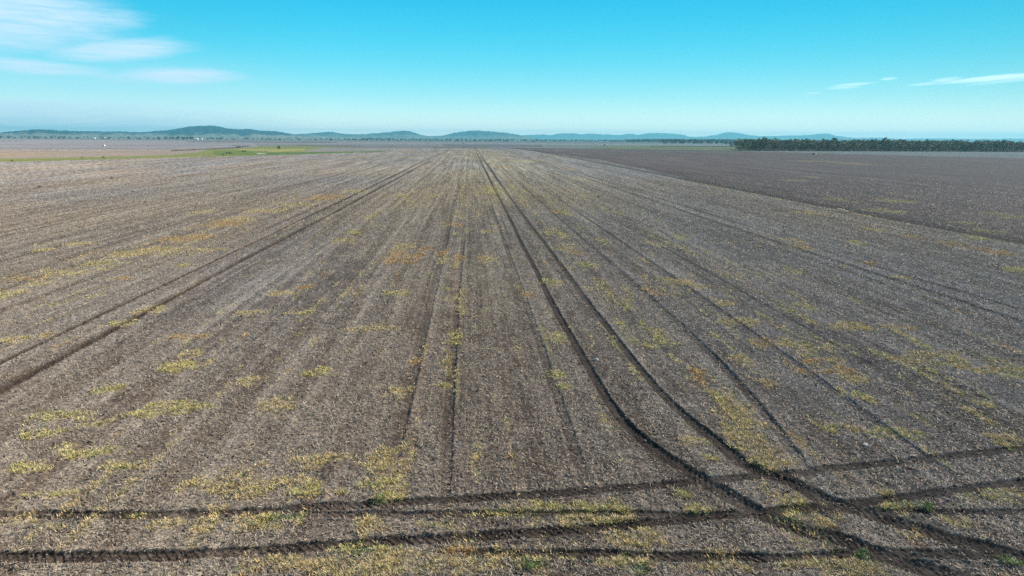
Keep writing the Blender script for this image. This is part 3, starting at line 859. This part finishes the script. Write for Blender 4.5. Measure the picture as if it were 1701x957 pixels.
def build_trees():
    kinds = []
    for i in range(7):
        kinds.append(tree_kind(900 + i, 10.0, random.uniform(6.8, 9.5), random.uniform(.30, .46), random.randint(13, 18), 58, .36, tuple(v * (.62, 1.35, .85, 1.1, .7, 1.5, 1.0)[i] for v in LEAF_TINTS[i % 6])))
    # --- the belt on the right: front rows tree by tree
    p0, p1 = g(1236, 250.6), g(1701, 252.4)
    p1 = p1 + (p1 - p0) * .10
    dirv = (p1 - p0) / np.linalg.norm(p1 - p0); nrm = np.array([-dirv[1], dirv[0]])
    if nrm[1] < 0: nrm = -nrm
    Lw = np.linalg.norm(p1 - p0)
    rd = random.Random(5)
    belt_label = ['grey-green gum tree in the front row of the dense belt on the right',
                  'half hidden gum tree in the second row of the dense belt on the right',
                  'tall gum tree in the back row of the dense belt on the right, top showing']
    rows = [(0, 6.6, 9.6, 0), (9, 6.8, 10.6, 1), (22, 7.4, 12.0, 2)]
    cnt = 0
    for off, sp, hh, li in rows:
        s = rd.uniform(0, sp)
        while s < Lw:
            q = p0 + dirv * (s + off * .44 + rd.uniform(-1.6, 1.6)) + nrm * (off + rd.uniform(-3, 3))
            k = kinds[rd.randrange(7)]
            hs = hh / 10 * rd.uniform(.70, 1.18)
            if rd.random() < (.05, .06, .16)[li]: hs *= 1.22
            put_tree('gum_tree', k, q[0], q[1], hs * rd.uniform(.85, 1.15), hs, rd.uniform(0, 6.28), belt_label[li], 'tree', ['front row of the tree belt', 'second row of the tree belt', 'back row of the tree belt'][li])
            s += sp * rd.uniform(.75, 1.25); cnt += 1
    # the mass of the wood behind
    lite = []
    for i in range(5):
        T, C = tree_meshes('t', 10, 8.4, .12, 13, 30, .50, 950 + i, LEAF_TINTS[i])
        lite.append(C)
    spots = []
    for off in np.arange(34, 150, 11):
        s = rd.uniform(0, 8)
        while s < Lw:
            q = p0 + dirv * (s + off * .44) + nrm * (off + rd.uniform(-4, 4))
            hs = rd.uniform(1.0, 1.34) * (1 + off * .0009)
            spots.append((q[0], q[1], hs, hs, rd.uniform(0, 6.28), rd.randrange(5)))
            s += 9.5 * rd.uniform(.7, 1.3)
    stuff_mesh('woodland', lite, spots, M_LEAF, 'dense grey-green woodland filling in behind the belt of gum trees', 'woodland')
    # low scrub along the foot of the belt
    scr = [tree_meshes('s', 1.6, 2.6, .10, 7, 34, .2, 970 + i, (.12, .14, .06))[1] for i in range(3)]
    spots = []
    s = 0
    while s < Lw:
        q = p0 + dirv * s + nrm * rd.uniform(-2.5, 6)
        hs = rd.uniform(.5, 1.5)
        spots.append((q[0], q[1], hs * 1.5, hs * .8, rd.uniform(0, 6.28), rd.randrange(3))); s += rd.uniform(1.5, 6)
    stuff_mesh('undergrowth', scr, spots, M_LEAF, 'low dark scrub growing along the foot of the tree belt', 'scrub')
    # thin leaning tree at the left end of the belt
    kl = tree_kind(981, 8.6, 5.6, .55, 8, 40, .30, (.06, .085, .055), .06)
    q = g(1213.5, 248.3)
    put_tree('leaning_tree', kl, q[0], q[1], 1.0, 1.0, 2.6, 'thin open-crowned tree standing alone just left of the dense tree belt')
    # --- lone trees and bushes on the plain
    bush = tree_kind(985, 3.0, 3.4, .12, 12, 60, .2, (.04, .055, .025))
    def lone(px, py, hpx, wpx, name, label, cat='bush', kd=None, hh=3.0, ww=3.4):
        q = g(px, py); t = np.linalg.norm([q[0], q[1], H])
        sc = wpx * t / F / ww; sz = hpx * t / F / hh
        put_tree(name, kd or bush, q[0], q[1], sc, sz, rd.uniform(0, 6), label, cat)
    lone(463.6, 247.7, 5.2, 4.6, 'round_bush', 'lone round dark bush on the yellow-green paddock at left')
    lone(376.5, 256.0, 2.8, 2.6, 'low_bush', 'leftmost of the three dark bushes in a row on the green waterway')
    lone(381.2, 255.8, 3.0, 3.0, 'low_bush', 'middle one of the three dark bushes in a row on the green waterway')
    lone(385.2, 255.9, 1.9, 2.8, 'low_bush', 'low rightmost one of the three dark bushes in a row on the green waterway')
    lone(371.3, 257.6, 1.4, 4.6, 'flat_bush', 'flat spreading dark bush at the near edge of the green waterway')
    lone(403.4, 252.8, 2.6, 3.0, 'low_bush', 'squat dark bush beside an upright one in the middle of the green waterway')
    lone(407.4, 252.6, 2.9, 1.9, 'upright_bush', 'narrow upright dark bush in the middle of the green waterway')
    lone(1004.3, 242.4, 3.0, 2.6, 'round_bush', 'single dark bush on the pale plain right of the far rut lines')
    lone(768.7, 239.5, 2.8, 1.9, 'small_tree', 'tiny upright tree on the pale strip straight beyond the field end', 'tree')
    # tufts of weed standing in the stubble
    weed = tree_kind(990, .6, .8, .05, 9, 46, .06, (.055, .085, .03))
    for (px, py, hp, wp, lb) in ((66, 311, 2.4, 4.6, 'dark green weed clump standing out on the pale left stubble'),
                                 (185.5, 297, 1.8, 3.6, 'small dark weed clump farther off on the pale left stubble, nearest the green waterway'),
                                 (221, 318.6, 2.0, 3.6, 'weed clump beside a faint wheel line on the left stubble'),
                                 (390, 328.4, 2.2, 2.2, 'small upright weed on the left stubble above the orange grass patches'),
                                 (797, 304, 2.8, 2.8, 'dark weed clump between the central rut lines'),
                                 (994, 327.5, 3.0, 4.0, 'dark weed clump right of the central ruts, in open stubble'),
                                 (1302, 386.5, 3.6, 5.0, 'dark weed clump left of the faint right-hand rut lines'),
                                 (1407, 398, 2.6, 2.4, 'small dark weed on the stubble below the pale log'),
                                 (20, 263.5 + 4.5, 2.2, 2.6, 'tiny dark bush at the left end of the green grass strip'),
                                 (136, 262.5, 2.0, 2.4, 'tiny dark bush on the middle of the green grass strip'),
                                 (172, 262.0, 1.8, 4.2, 'wide low bush on the green grass strip, right of a tiny one')):
        lone(px, py, hp, wp, 'weed_clump', lb, 'weed', weed, .6, .8)
    # green leafy weeds in the foreground
    for (px, py, hp, wp, lb) in ((1434, 926, 12, 22, 'bright green leafy weed between the two dark ruts at lower right'),
                                 (1672, 937, 12, 22, 'bright green leafy weed at the bottom right edge beside a rut'),
                                 (1541, 845, 10, 18, 'small green weed just above the level rut at right'),
                                 (628, 833, 12, 20, 'pale green weed on the upper foreground rut, left of centre'),
                                 (880, 944, 8, 26, 'low dark green weed in the yellow grass at the bottom edge')):
        lone(px, py, hp, wp, 'leafy_weed', lb, 'weed', tree_kind(int(px), .6, .8, .02, 11, 30, .05, (.13, .19, .06)), .6, .8)
    # --- trees scattered along the far plain
    far = [joined(*tree_kind(1000 + i, 10, 8.5 + (i % 3) * 1.5, .16, 14, 40, .75, tuple(v * .6 for v in LEAF_TINTS[i % 6]))[2], 'tree') for i in range(5)]
    spots = []
    def row(x0, x1, n, v0, v1, h0, h1, label, group, seed):
        r2 = random.Random(seed)
        for i in range(n):
            px = x0 + (x1 - x0) * (i + r2.uniform(-.45, .45) + .5) / n
            py = v0 + (v1 - v0) * (px - x0) / (x1 - x0) + r2.uniform(-.25, .25)
            q = g(px, py); t = np.linalg.norm(q)
            hh = r2.uniform(h0, h1) * t / F / 10
            put_far('far_tree', far[r2.randrange(5)], q[0], q[1], hh * r2.uniform(.8, 1.25), hh, r2.uniform(0, 6.28), label, 'tree', group)
    g1 = 'trees along the foot of the left hills'
    l1 = 'far dark tree in the broken line along the foot of the left hills'
    row(0, 130, 13, 230.2, 231.2, 2.4, 4.0, l1, g1, 1)
    row(160, 270, 10, 231.2, 232.0, 2.4, 4.0, l1, g1, 2)
    row(275, 322, 9, 231.9, 232.3, 3.6, 5.2, 'tall dark tree in the close clump left of the white farmhouse', 'clump left of the white farmhouse', 3)
    for px, hp, wp, lb in ((344.5, 2.0, 2.6, 'low dark tree just right of the white farmhouse'), (354, 2.8, 3.4, 'first dark tree of the pair of clumps right of the farmhouse'),
                           (361, 3.0, 3.0, 'small dark tree between two clumps right of the farmhouse'), (367, 3.8, 5.0, 'broad dark tree in the clump below the left slope of the hill saddle'),
                           (376, 2.0, 2.2, 'small dark tree at the right end of the clump below the hill saddle'), (388.5, 2.0, 4.0, 'solitary dark tree shaped like a fan on the far plain'),
                           (409.6, 3.6, 4.6, 'solitary round dark tree below the right-hand hill shoulder'), (420, 3.4, 2.0, 'slim faint tree right of the solitary round one'),
                           (435.5, 2.0, 3.6, 'low wide far tree left of a small rounder one'), (441, 2.2, 2.4, 'tiny far tree directly above the left part of the dark strip'),
                           (448, 2.8, 2.8, 'round far tree, larger of two above the lone bush'), (457, 2.0, 2.4, 'small far tree right of the round one above the lone bush'),
                           (465, 2.6, 4.6, 'broad hazy far tree above the lone bush'), (497, 2.8, 3.8, 'dark far tree alone above the right end of the dark strip'),
                           (514, 2.2, 2.0, 'thin far tree right of the dark strip end'), (524, 2.6, 4.6, 'wide far tree in the gap below the low hump'),
                           (550, 2.6, 6.0, 'wide far tree left of the long dark hedge of trees')):
        q = g(px, hz(px) + 4.6 - (.2 if px > 480 else 0)); t = np.linalg.norm(q)
        put_far('far_tree', far[int(px) % 5], q[0], q[1], wp * t / F / 9.5, hp * t / F / 10, px, lb, 'tree')
    row(572, 618, 12, 233.5, 233.7, 2.4, 3.2, 'far tree in the long dark close row on the plain left of centre', 'long dark tree row left of centre', 4)
    row(622, 845, 36, 233.9, 235.3, 2.2, 3.6, 'far blue-dark tree in the dotted line below the flat-topped central hill', 'dotted tree line below the central hill', 5)
    for px, py, hp, wp, lb in ((842.5, 235.8, 4.2, 3.8, 'taller far tree standing out of the line right of the flat-topped hill'), (871.5, 235.4, 4.0, 2.6, 'narrow tall far tree right of the flat-topped hill'),
                               (885.5, 236.6, 3.0, 3.8, 'dark far tree set slightly nearer than the line beyond it')):
        q = g(px, py); t = np.linalg.norm(q)
        put_far('far_tree', far[int(px) % 5], q[0], q[1], wp * t / F / 9.5, hp * t / F / 10, px, lb, 'tree')
    row(1095, 1225, 17, 238.6, 240.2, 5.0, 6.6, 'dark blue-green tree at the near edge of the far wood left of the dense belt', 'near edge of the far wood', 6)
    # the far woods that read as one mass
    sp = []
    r2 = random.Random(77)
    for px in np.arange(600, 1260, 1.5):
        for kk in range(1 + int(px > 1040) * 2):
            dens = .45 if px < 890 else .75 if px < 1000 else 1.0
            if r2.random() > dens: continue
            py = hz(px) + (4.1 if px < 1040 else 4.6) - r2.uniform(0, 1.3) - kk * .35
            q = g(px, py); t = np.linalg.norm(q)
            hh = min(r2.uniform(2.0, 3.4) * (1 + .6 * sstep(1000, 1120, px)) * t / F / 10, 2.0)
            sp.append((q[0], q[1], hh * r2.uniform(.9, 1.5), hh, r2.uniform(0, 6.28), r2.randrange(5)))
    for px in np.arange(-40, 620, 2.0):
        if r2.random() > .42: continue
        py = hz(px) + 4.0 - r2.uniform(0, 2.0)
        q = g(px, py); t = np.linalg.norm(q)
        hh = min(r2.uniform(1.4, 2.8) * t / F / 10, 1.9)
        sp.append((q[0], q[1], hh * r2.uniform(.9, 1.5), hh, r2.uniform(0, 6.28), r2.randrange(5)))
    tiny = [tree_meshes('t', 10, 9.5, .08, 10, 18, 1.05, 1050 + i, tuple(v * .65 for v in LEAF_TINTS[i]))[1] for i in range(5)]
    stuff_mesh('distant_woods', tiny, sp, M_LEAF, 'distant dark blue tree line running along the plain below the hills', 'woods')


# ------------------------------------------------------------------ small made things
def box(bm, x0, x1, y0, y1, z0, z1, bevel=0):
    r = bmesh.ops.create_cube(bm, size=1)
    for v in r['verts']:
        v.co.x = x0 + (v.co.x + .5) * (x1 - x0); v.co.y = y0 + (v.co.y + .5) * (y1 - y0); v.co.z = z0 + (v.co.z + .5) * (z1 - z0)
    if bevel:
        es = list({e for v in r['verts'] for e in v.link_edges})
        bmesh.ops.bevel(bm, geom=es, offset=bevel, segments=2, affect='EDGES')


def prism(bm, prof, y0, y1):
    a = [bm.verts.new((x, y0, z)) for x, z in prof]; b = [bm.verts.new((x, y1, z)) for x, z in prof]
    bm.faces.new(a[::-1]); bm.faces.new(b)
    n = len(prof)
    for i in range(n):
        j = (i + 1) % n
        bm.faces.new((a[i], a[j], b[j], b[i]))


def done(name, bm, m, parent=None):
    me = bpy.data.meshes.new(name); bmesh.ops.recalc_face_normals(bm, faces=bm.faces); bm.to_mesh(me); bm.free(); me.materials.append(m)
    return obj(name, me, parent)


def vehicle(px, py, rot, label, cat, tray):
    q = g(px, py)
    W = mat('white_vehicle_paint', (.80, .80, .79), .35, .5, noise=(3, .92, 1.04)); G = mat('dark_vehicle_glass', (.02, .025, .03), .1, .5)
    K = mat('black_rubber', (.02, .02, .02), .8); S = mat('wheel_rim_steel', (.45, .45, .46), .4, .5, metal=.6); D = mat('dark_tray_with_shade', (.05, .05, .05), .8)
    e = link(bpy.data.objects.new('parked_ute' if tray else 'parked_van', None)); e.location = (q[0], q[1], 0); e.rotation_euler = (0, 0, rot)
    tag(e, label, cat)
    bm = bmesh.new()
    if tray:
        prism(bm, [(-2.55, .48), (2.5, .48), (2.55, .75), (2.5, 1.02), (1.35, 1.12), (-2.55, 1.05)], -.9, .9)
    else:
        prism(bm, [(-2.5, .42), (2.45, .42), (2.5, .8), (2.3, 1.15), (1.6, 1.3), (1.05, 2.1), (.8, 2.2), (-2.4, 2.2), (-2.5, 2.05)], -.95, .95)
    done('body', bm, W, e)
    if tray:
        bm = bmesh.new(); prism(bm, [(-.55, 1.06), (1.35, 1.1), (.72, 1.74), (-.38, 1.76)], -.78, .78); done('cab', bm, W, e)
        bm = bmesh.new(); prism(bm, [(1.30, 1.17), (1.325, 1.18), (.76, 1.70), (.735, 1.69)], -.68, .68); done('windscreen', bm, G, e)
        for s in (-1, 1):
            bm = bmesh.new(); prism(bm, [(-.42, 1.2), (1.1, 1.2), (.7, 1.64), (-.32, 1.66)], s * .783 - .004, s * .783 + .004); done('side_window', bm, G, e)
        bm = bmesh.new(); box(bm, -2.45, -.65, -.78, .78, 1.048, 1.07); done('tray_floor', bm, D, e)
        for s in (-1, 1):
            bm = bmesh.new(); box(bm, -2.5, -.62, s * .92 - .03, s * .92 + .03, .62, 1.36, .01); done('tray_side', bm, D, e)
        bm = bmesh.new(); box(bm, -2.62, -2.56, -.9, .9, .5, 1.36, .01); done('tailgate', bm, D, e)  # tailgate and tray sides coloured dark to stand in for the shaded rear
    else:
        bm = bmesh.new(); prism(bm, [(1.61, 1.34), (1.63, 1.35), (1.1, 2.04), (1.08, 2.03)], -.8, .8); done('windscreen', bm, G, e)
        for s in (-1, 1):
            bm = bmesh.new(); prism(bm, [(.35, 1.35), (1.4, 1.35), (.98, 1.95), (.35, 1.95)], s * .953 - .004, s * .953 + .004); done('side_window', bm, G, e)
        bm = bmesh.new(); box(bm, -2.507, -2.497, -.7, .7, 1.35, 1.95); done('rear_window', bm, G, e)
    for wx in (-1.55, 1.6):
        for s in (-1, 1):
            bm = bmesh.new(); bmesh.ops.create_cone(bm, cap_ends=True, segments=20, radius1=.38, radius2=.38, depth=.25, matrix=Matrix.Translation((wx, s * .83, .37)) @ Matrix.Rotation(math.pi / 2, 4, 'X'))
            w = done('wheel', bm, K, e)
            bm = bmesh.new(); bmesh.ops.create_cone(bm, cap_ends=True, segments=14, radius1=.2, radius2=.2, depth=.02, matrix=Matrix.Translation((wx, s * .96, .37)) @ Matrix.Rotation(math.pi / 2, 4, 'X'))
            done('rim', bm, S, w)
    for s in (-1, 1):
        bm = bmesh.new(); box(bm, 2.49, 2.54, s * .68 - .14, s * .68 + .14, .8, .95, .01); done('headlight', bm, S, e)
    return e


def shed(px, py, wpx, hgt, deep, rot, label, cat, wallc, roofc):
    q = g(px, py); t = np.linalg.norm(q); w = wpx * t / F
    e = link(bpy.data.objects.new('farm_shed' if cat == 'shed' else 'farmhouse', None)); e.location = (q[0], q[1], 0); e.rotation_euler = (0, 0, rot); tag(e, label, cat)
    bm = bmesh.new(); box(bm, -w / 2, w / 2, -deep / 2, deep / 2, -.2, hgt); done('wall', bm, mat('painted_wall', wallc, .7, .2, noise=(.4, .92, 1.05)), e)
    bm = bmesh.new()
    rp = [(-deep / 2 - .5, hgt + .003), (deep / 2 + .5, hgt + .003), (0, hgt + deep * .22)]
    a = [bm.verts.new((-w / 2 - .5, y, z)) for y, z in rp]; b = [bm.verts.new((w / 2 + .5, y, z)) for y, z in rp]
    bm.faces.new(a); bm.faces.new(b[::-1])
    for i in range(3): bm.faces.new((a[i], a[(i + 1) % 3], b[(i + 1) % 3], b[i]))
    done('roof', bm, mat('sheet_roof', roofc, .5, .4, noise=(.3, .9, 1.06)), e)
    bm = bmesh.new(); box(bm, -w * .12, w * .02, -deep / 2 - .04, -deep / 2 - .005, 0, min(2.4, hgt * .8)); done('door', bm, mat('dark_door', (.06, .06, .07), .6), e)
    for s in (-.34, .3):
        bm = bmesh.new(); box(bm, w * s - w * .05, w * s + w * .05, -deep / 2 - .03, -deep / 2 - .005, hgt * .4, hgt * .75); done('window', bm, mat('dark_pane', (.03, .035, .04), .15, .5), e)


def log(px0, py0, px1, py1, rad, name, label, colr):
    a, b = g(px0, py0), g(px1, py1)
    n = 14
    pts, rr = [], []
    rd = random.Random(int(px0))
    for i in range(n + 1):
        t = i / n
        p = a * (1 - t) + b * t
        r = rad * (1.15 - .4 * t) * (1 + .10 * math.sin(i * 1.7)) * (.55 if i in (0, n) else 1)
        gz, _ = ground_z(np.array([p[0]]), np.array([p[1]]))
        pts.append((p[0] + rd.uniform(-.03, .03), p[1] + rd.uniform(-.05, .05), max(float(gz[0]), 0) + .10 + rad * .85 + .05 * math.sin(t * 5)))
        rr.append(r)
    V, Fc = tube(pts, rr, 10)
    bm = bmesh.new(); vs = [bm.verts.new(v) for v in V]
    for f in Fc: bm.faces.new([vs[i] for i in f])
    bm.faces.new(vs[:10][::-1]); bm.faces.new(vs[-10:])
    # a broken branch stub
    mid = Vector(pts[n // 2])
    v2, f2 = tube([mid, mid + Vector((.1, -.12, rad * 1.4)), mid + Vector((.25, -.15, rad * 2.1))], [rad * .4, rad * .32, rad * .2], 6)
    vv = [bm.verts.new(v) for v in v2]
    for f in f2: bm.faces.new([vv[i] for i in f])
    bm.faces.new(vv[-6:])
    o = done(name, bm, mat('bleached_timber', colr, .85, .15, noise=(4, .75, 1.15)))
    tag(o, label, 'log')


def stone(px, py, wpx, label):
    q = g(px, py); t = np.linalg.norm([q[0], q[1], H]); r = wpx * t / F / 2
    bm = bmesh.new(); bmesh.ops.create_icosphere(bm, subdivisions=2, radius=1)
    rd = random.Random(int(px))
    for v in bm.verts:
        v.co *= rd.uniform(.82, 1.12); v.co = Vector((v.co.x * r, v.co.y * r * .8, v.co.z * r * .7))
    o = done('stone', bm, mat('pale_stone', (.55, .52, .45), .85, .2, noise=(8, .8, 1.1)))
    z, _ = ground_z(np.array([q[0]]), np.array([q[1]]))
    o.location = (q[0], q[1], float(z[0]) + r * .35)
    tag(o, label, 'stone')


def build_small():
    vehicle(1353.2, 257.2, math.radians(37), 'small white ute parked on the dark fallow in front of the tree belt', 'vehicle', True)
    vehicle(173.2, 243.4, math.radians(95), 'tiny white van out on the lavender-grey field at far left', 'vehicle', False)
    shed(179, 230.9, 8.5, 5.0, 12, .12, 'long low white farm shed among trees at the foot of the left hills', 'shed', (.78, .79, .78), (.75, .77, .78))
    shed(156, 230.8, 4.2, 4.6, 9, -.1, 'small white farm building left of the long shed below the hills', 'shed', (.72, .72, .72), (.66, .68, .70))
    shed(326, 232.3, 5.4, 5.0, 11, .05, 'bright white farmhouse right of the tall tree clump on the far plain', 'house', (.80, .80, .79), (.80, .81, .82))
    shed(335.2, 232.3, 2.2, 4.4, 7, 0, 'smallest white outbuilding just right of the white farmhouse', 'house', (.78, .78, .77), (.74, .75, .76))
    log(1390.5, 350.6, 1409, 354.0, .19, 'fallen_log', 'pale bleached log lying beside the double rut at right', (.80, .68, .43))
    log(1411, 354.9, 1415.5, 355.6, .15, 'wood_chunk', 'short orange-tan piece of timber off the end of the pale log', (.48, .33, .18))
    stone(1437, 741, 8, 'pale stone on the stubble above the crossing ruts at lower right')
    stone(990.5, 599, 9, 'pale stone between the two curving ruts')


# ------------------------------------------------------------------ light and air
SUN_AZ, SUN_EL = math.radians(64) + YAW, math.radians(34)


def build_light():
    L = bpy.data.lights.new('sun', 'SUN'); L.energy = 5.0; L.angle = math.radians(.53); L.color = (1.0, .89, .76)
    o = link(bpy.data.objects.new('sun', L))
    d = Vector((math.sin(SUN_AZ) * math.cos(SUN_EL), math.cos(SUN_AZ) * math.cos(SUN_EL), math.sin(SUN_EL)))
    o.rotation_euler = (-d).to_track_quat('-Z', 'Y').to_euler(); o.location = (0, 0, 100)
    w = bpy.data.worlds.new('World'); scene.world = w; w.use_nodes = True
    nt = w.node_tree; N = nt.nodes; K = nt.links
    bg = N['Background']; bg.inputs['Strength'].default_value = .10
    sky = N.new('ShaderNodeTexSky'); sky.sky_type = 'NISHITA'; sky.sun_disc = False
    sky.sun_elevation = SUN_EL; sky.sun_rotation = SUN_AZ; sky.altitude = 250; sky.air_density = 1.0; sky.dust_density = .15; sky.ozone_density = 1.5
    tc = N.new('ShaderNodeTexCoord')
    sep = N.new('ShaderNodeSeparateXYZ'); K.new(tc.outputs['Generated'], sep.inputs[0])

    def M(op, a, b=None, c=None, clamp=False):
        n = N.new('ShaderNodeMath'); n.operation = op; n.use_clamp = clamp
        for i, v in enumerate((a, b, c)):
            if v is None: continue
            if isinstance(v, (int, float)): n.inputs[i].default_value = v
            else: K.new(v, n.inputs[i])
        return n.outputs[0]
    az = M('ARCTAN2', sep.outputs['X'], sep.outputs['Y']); el = M('ARCSINE', sep.outputs['Z'])
    # colour of the clear sky by height above the horizon
    ramp = N.new('ShaderNodeValToRGB'); ramp.color_ramp.interpolation = 'B_SPLINE'
    e = ramp.color_ramp.elements
    SKY = [(0.0, (1.75, 1.62, 2.05)), (.10, (.96, 1.13, 1.36)), (.28, (.51, .92, 1.06)), (.52, (.21, .90, .99)), (.78, (.085, .90, 1.0)), (1.0, (.04, .88, 1.02))]
    SKY = [(p, tuple(v / 3 for v in c)) for p, c in SKY]   # a ramp holds 0..1; scaled back below
    e[0].position, e[0].color = SKY[0][0], (*SKY[0][1], 1)
    e[1].position, e[1].color = SKY[-1][0], (*SKY[-1][1], 1)
    for p, c in SKY[1:-1]:
        x = e.new(p); x.color = (*c, 1)
    K.new(M('DIVIDE', el, .20, clamp=True), ramp.inputs['Fac'])
    up = N.new('ShaderNodeMapRange'); up.inputs['From Min'].default_value = .24; up.inputs['From Max'].default_value = .7
    K.new(el, up.inputs['Value'])
    fade = N.new('ShaderNodeMix'); fade.data_type = 'RGBA'
    K.new(up.outputs['Result'], fade.inputs['Factor']); K.new(ramp.outputs['Color'], fade.inputs['A']); fade.inputs['B'].default_value = (1.05 / 3, .86 / 3, .92 / 3, 1)
    tint = N.new('ShaderNodeMix'); tint.data_type = 'RGBA'; tint.blend_type = 'MULTIPLY'; tint.inputs['Factor'].default_value = 1
    K.new(sky.outputs[0], tint.inputs['A']); K.new(fade.outputs['Result'], tint.inputs['B'])
    # the sky brightens less towards the sun than the clear-air model has it
    side = N.new('ShaderNodeMapRange'); side.inputs['From Min'].default_value = -.2; side.inputs['From Max'].default_value = .7
    side.inputs['To Min'].default_value = 1.09 * 3; side.inputs['To Max'].default_value = .60 * 3
    K.new(az, side.inputs['Value'])
    sd = N.new('ShaderNodeVectorMath'); sd.operation = 'SCALE'
    K.new(tint.outputs['Result'], sd.inputs[0]); K.new(side.outputs['Result'], sd.inputs['Scale'])
    # thin cirrus: streaked wisps fixed in the sky
    cmb = N.new('ShaderNodeCombineXYZ'); K.new(az, cmb.inputs[0]); K.new(el, cmb.inputs[1])

    def cn(sx, sy, sc, det, rot=0.0, rough=.55):
        mp = N.new('ShaderNodeMapping'); mp.inputs['Scale'].default_value = (sx, sy, 1); mp.inputs['Rotation'].default_value = (0, 0, rot)
        K.new(cmb.outputs[0], mp.inputs['Vector'])
        n = N.new('ShaderNodeTexNoise'); n.inputs['Scale'].default_value = sc; n.inputs['Detail'].default_value = det; n.inputs['Roughness'].default_value = rough
        K.new(mp.outputs[0], n.inputs['Vector']); return n.outputs['Fac']
    warp = cn(5, 24, 1.7, 8, 0, .62)
    fine = cn(10, 120, 1.6, 8, -.06, .68)
    total = None
    CL = [(10, 22, 165, 62, .02, .95, 1.3), (70, 8, 110, 34, .0, .7, 1.3), (190, 84, 112, 19, -.12, .95, .8), (262, 68, 30, 9, -.1, .35, .8), (60, 111, 110, 14, .03, .9, .8), (300, 126, 105, 15, -.02, 1.0, .7),
          (200, 130, 80, 10, .05, .45, .9), (60, 177, 150, 12, .05, .85, .8), (60, 200, 380, 36, .0, .85, .5), (190, 190, 110, 12, .06, .70, .8), (150, 150, 330, 70, 0, .22, .4), (175, 24, 14, 5, 0, .35, .6),
          (1422, 140, 34, 2.8, -.06, .6, 1.6), (1405, 145, 28, 2.6, -.05, .5, 1.0), (1476, 131, 13, 2.6, -.06, .5, 1.2), (1535, 140, 26, 2.6, -.06, .45, 1.0), (1570, 133, 22, 4, -.1, .6, 1.0),
          (1630, 131, 75, 3.2, -.09, .75, 1.5), (1690, 126, 70, 3.2, -.10, .75, 1.5), (1690, 133, 60, 2.5, -.08, .4, 1.5), (1350, 155, 16, 2, 0, .25, .7), (1760, 120, 80, 6, -.1, .7, .9)]
    for (px, py, a, b, ro, dn, nz) in CL:
        a0, e0 = azel(px, py)
        u = M('SUBTRACT', az, a0); v = M('SUBTRACT', el, e0)
        c, s = math.cos(-ro), math.sin(-ro)
        u2 = M('ADD', M('MULTIPLY', u, c * F / a), M('MULTIPLY', v, s * F / a))
        v2 = M('ADD', M('MULTIPLY', u, -s * F / b), M('MULTIPLY', v, c * F / b))
        r = M('SQRT', M('ADD', M('MULTIPLY', u2, u2), M('MULTIPLY', v2, v2)))
        r = M('ADD', r, M('MULTIPLY', M('SUBTRACT', warp, .5), nz * .95))
        mr = N.new('ShaderNodeMapRange'); mr.interpolation_type = 'SMOOTHSTEP'
        mr.inputs['From Min'].default_value = 1.12; mr.inputs['From Max'].default_value = .25; mr.inputs['To Min'].default_value = 0; mr.inputs['To Max'].default_value = dn
        K.new(r, mr.inputs['Value'])
        total = mr.outputs['Result'] if total is None else M('MAXIMUM', total, mr.outputs['Result'])
    fr = N.new('ShaderNodeMapRange'); fr.inputs['From Min'].default_value = .34; fr.inputs['From Max'].default_value = .62; fr.inputs['To Min'].default_value = .62; fr.inputs['To Max'].default_value = 1.0
    K.new(fine, fr.inputs['Value'])
    total = M('MULTIPLY', total, fr.outputs['Result'], clamp=True)
    cc = N.new('ShaderNodeMix'); cc.data_type = 'RGBA'
    ca = N.new('ShaderNodeMapRange'); ca.inputs['From Min'].default_value = 0; ca.inputs['From Max'].default_value = .5; K.new(az, ca.inputs['Value'])
    K.new(ca.outputs['Result'], cc.inputs['Factor']); cc.inputs['A'].default_value = (4.6, 6.1, 7.2, 1); cc.inputs['B'].default_value = (6.4, 8.2, 8.8, 1)
    cm = N.new('ShaderNodeMix'); cm.data_type = 'RGBA'
    K.new(total, cm.inputs['Factor']); K.new(sd.outputs[0], cm.inputs['A']); K.new(cc.outputs['Result'], cm.inputs['B'])
    K.new(cm.outputs['Result'], bg.inputs['Color'])


def build_haze():
    bm = bmesh.new(); box(bm, -21000, 21000, -21000, 21000, -2.0, 246)
    m = bpy.data.materials.new('haze_air'); m.use_nodes = True
    nt = m.node_tree; N = nt.nodes
    N.remove(N['Principled BSDF'])
    v = N.new('ShaderNodeVolumePrincipled'); v.inputs['Color'].default_value = (.24, .78, 1.0, 1); v.inputs['Density'].default_value = 8.2e-5
    v.inputs['Anisotropy'].default_value = .15
    nt.links.new(v.outputs[0], N['Material Output'].inputs['Volume'])
    o = done('haze', bm, m)
    tag(o, kind='stuff')


def build_camera():
    c = bpy.data.cameras.new('camera'); c.sensor_width = 36; c.lens = F / 1701 * 36; c.clip_start = .5; c.clip_end = 80000
    o = link(bpy.data.objects.new('camera', c))
    m = Matrix(((R_[0], U_[0], -_fw[0], 0), (R_[1], U_[1], -_fw[1], 0), (R_[2], U_[2], -_fw[2], H), (0, 0, 0, 1)))
    o.matrix_world = m
    scene.camera = o


build_ground()
build_straw(); build_clods(); build_grass()
build_hills(); build_trees(); build_small()
build_light(); build_haze(); build_camera()

scene.view_settings.view_transform = 'Standard'
scene.view_settings.look = 'None'
scene.view_settings.exposure = 0.6
scene.view_settings.gamma = 1
cy = scene.cycles
cy.max_bounces = 4; cy.diffuse_bounces = 2; cy.glossy_bounces = 1; cy.transparent_max_bounces = 6
cy.volume_bounces = 0
cy.use_denoising = False; cy.denoiser = 'OPENIMAGEDENOISE'; cy.denoising_input_passes = 'RGB_ALBEDO_NORMAL'; cy.denoising_prefilter = 'NONE'
cy.use_adaptive_sampling = False
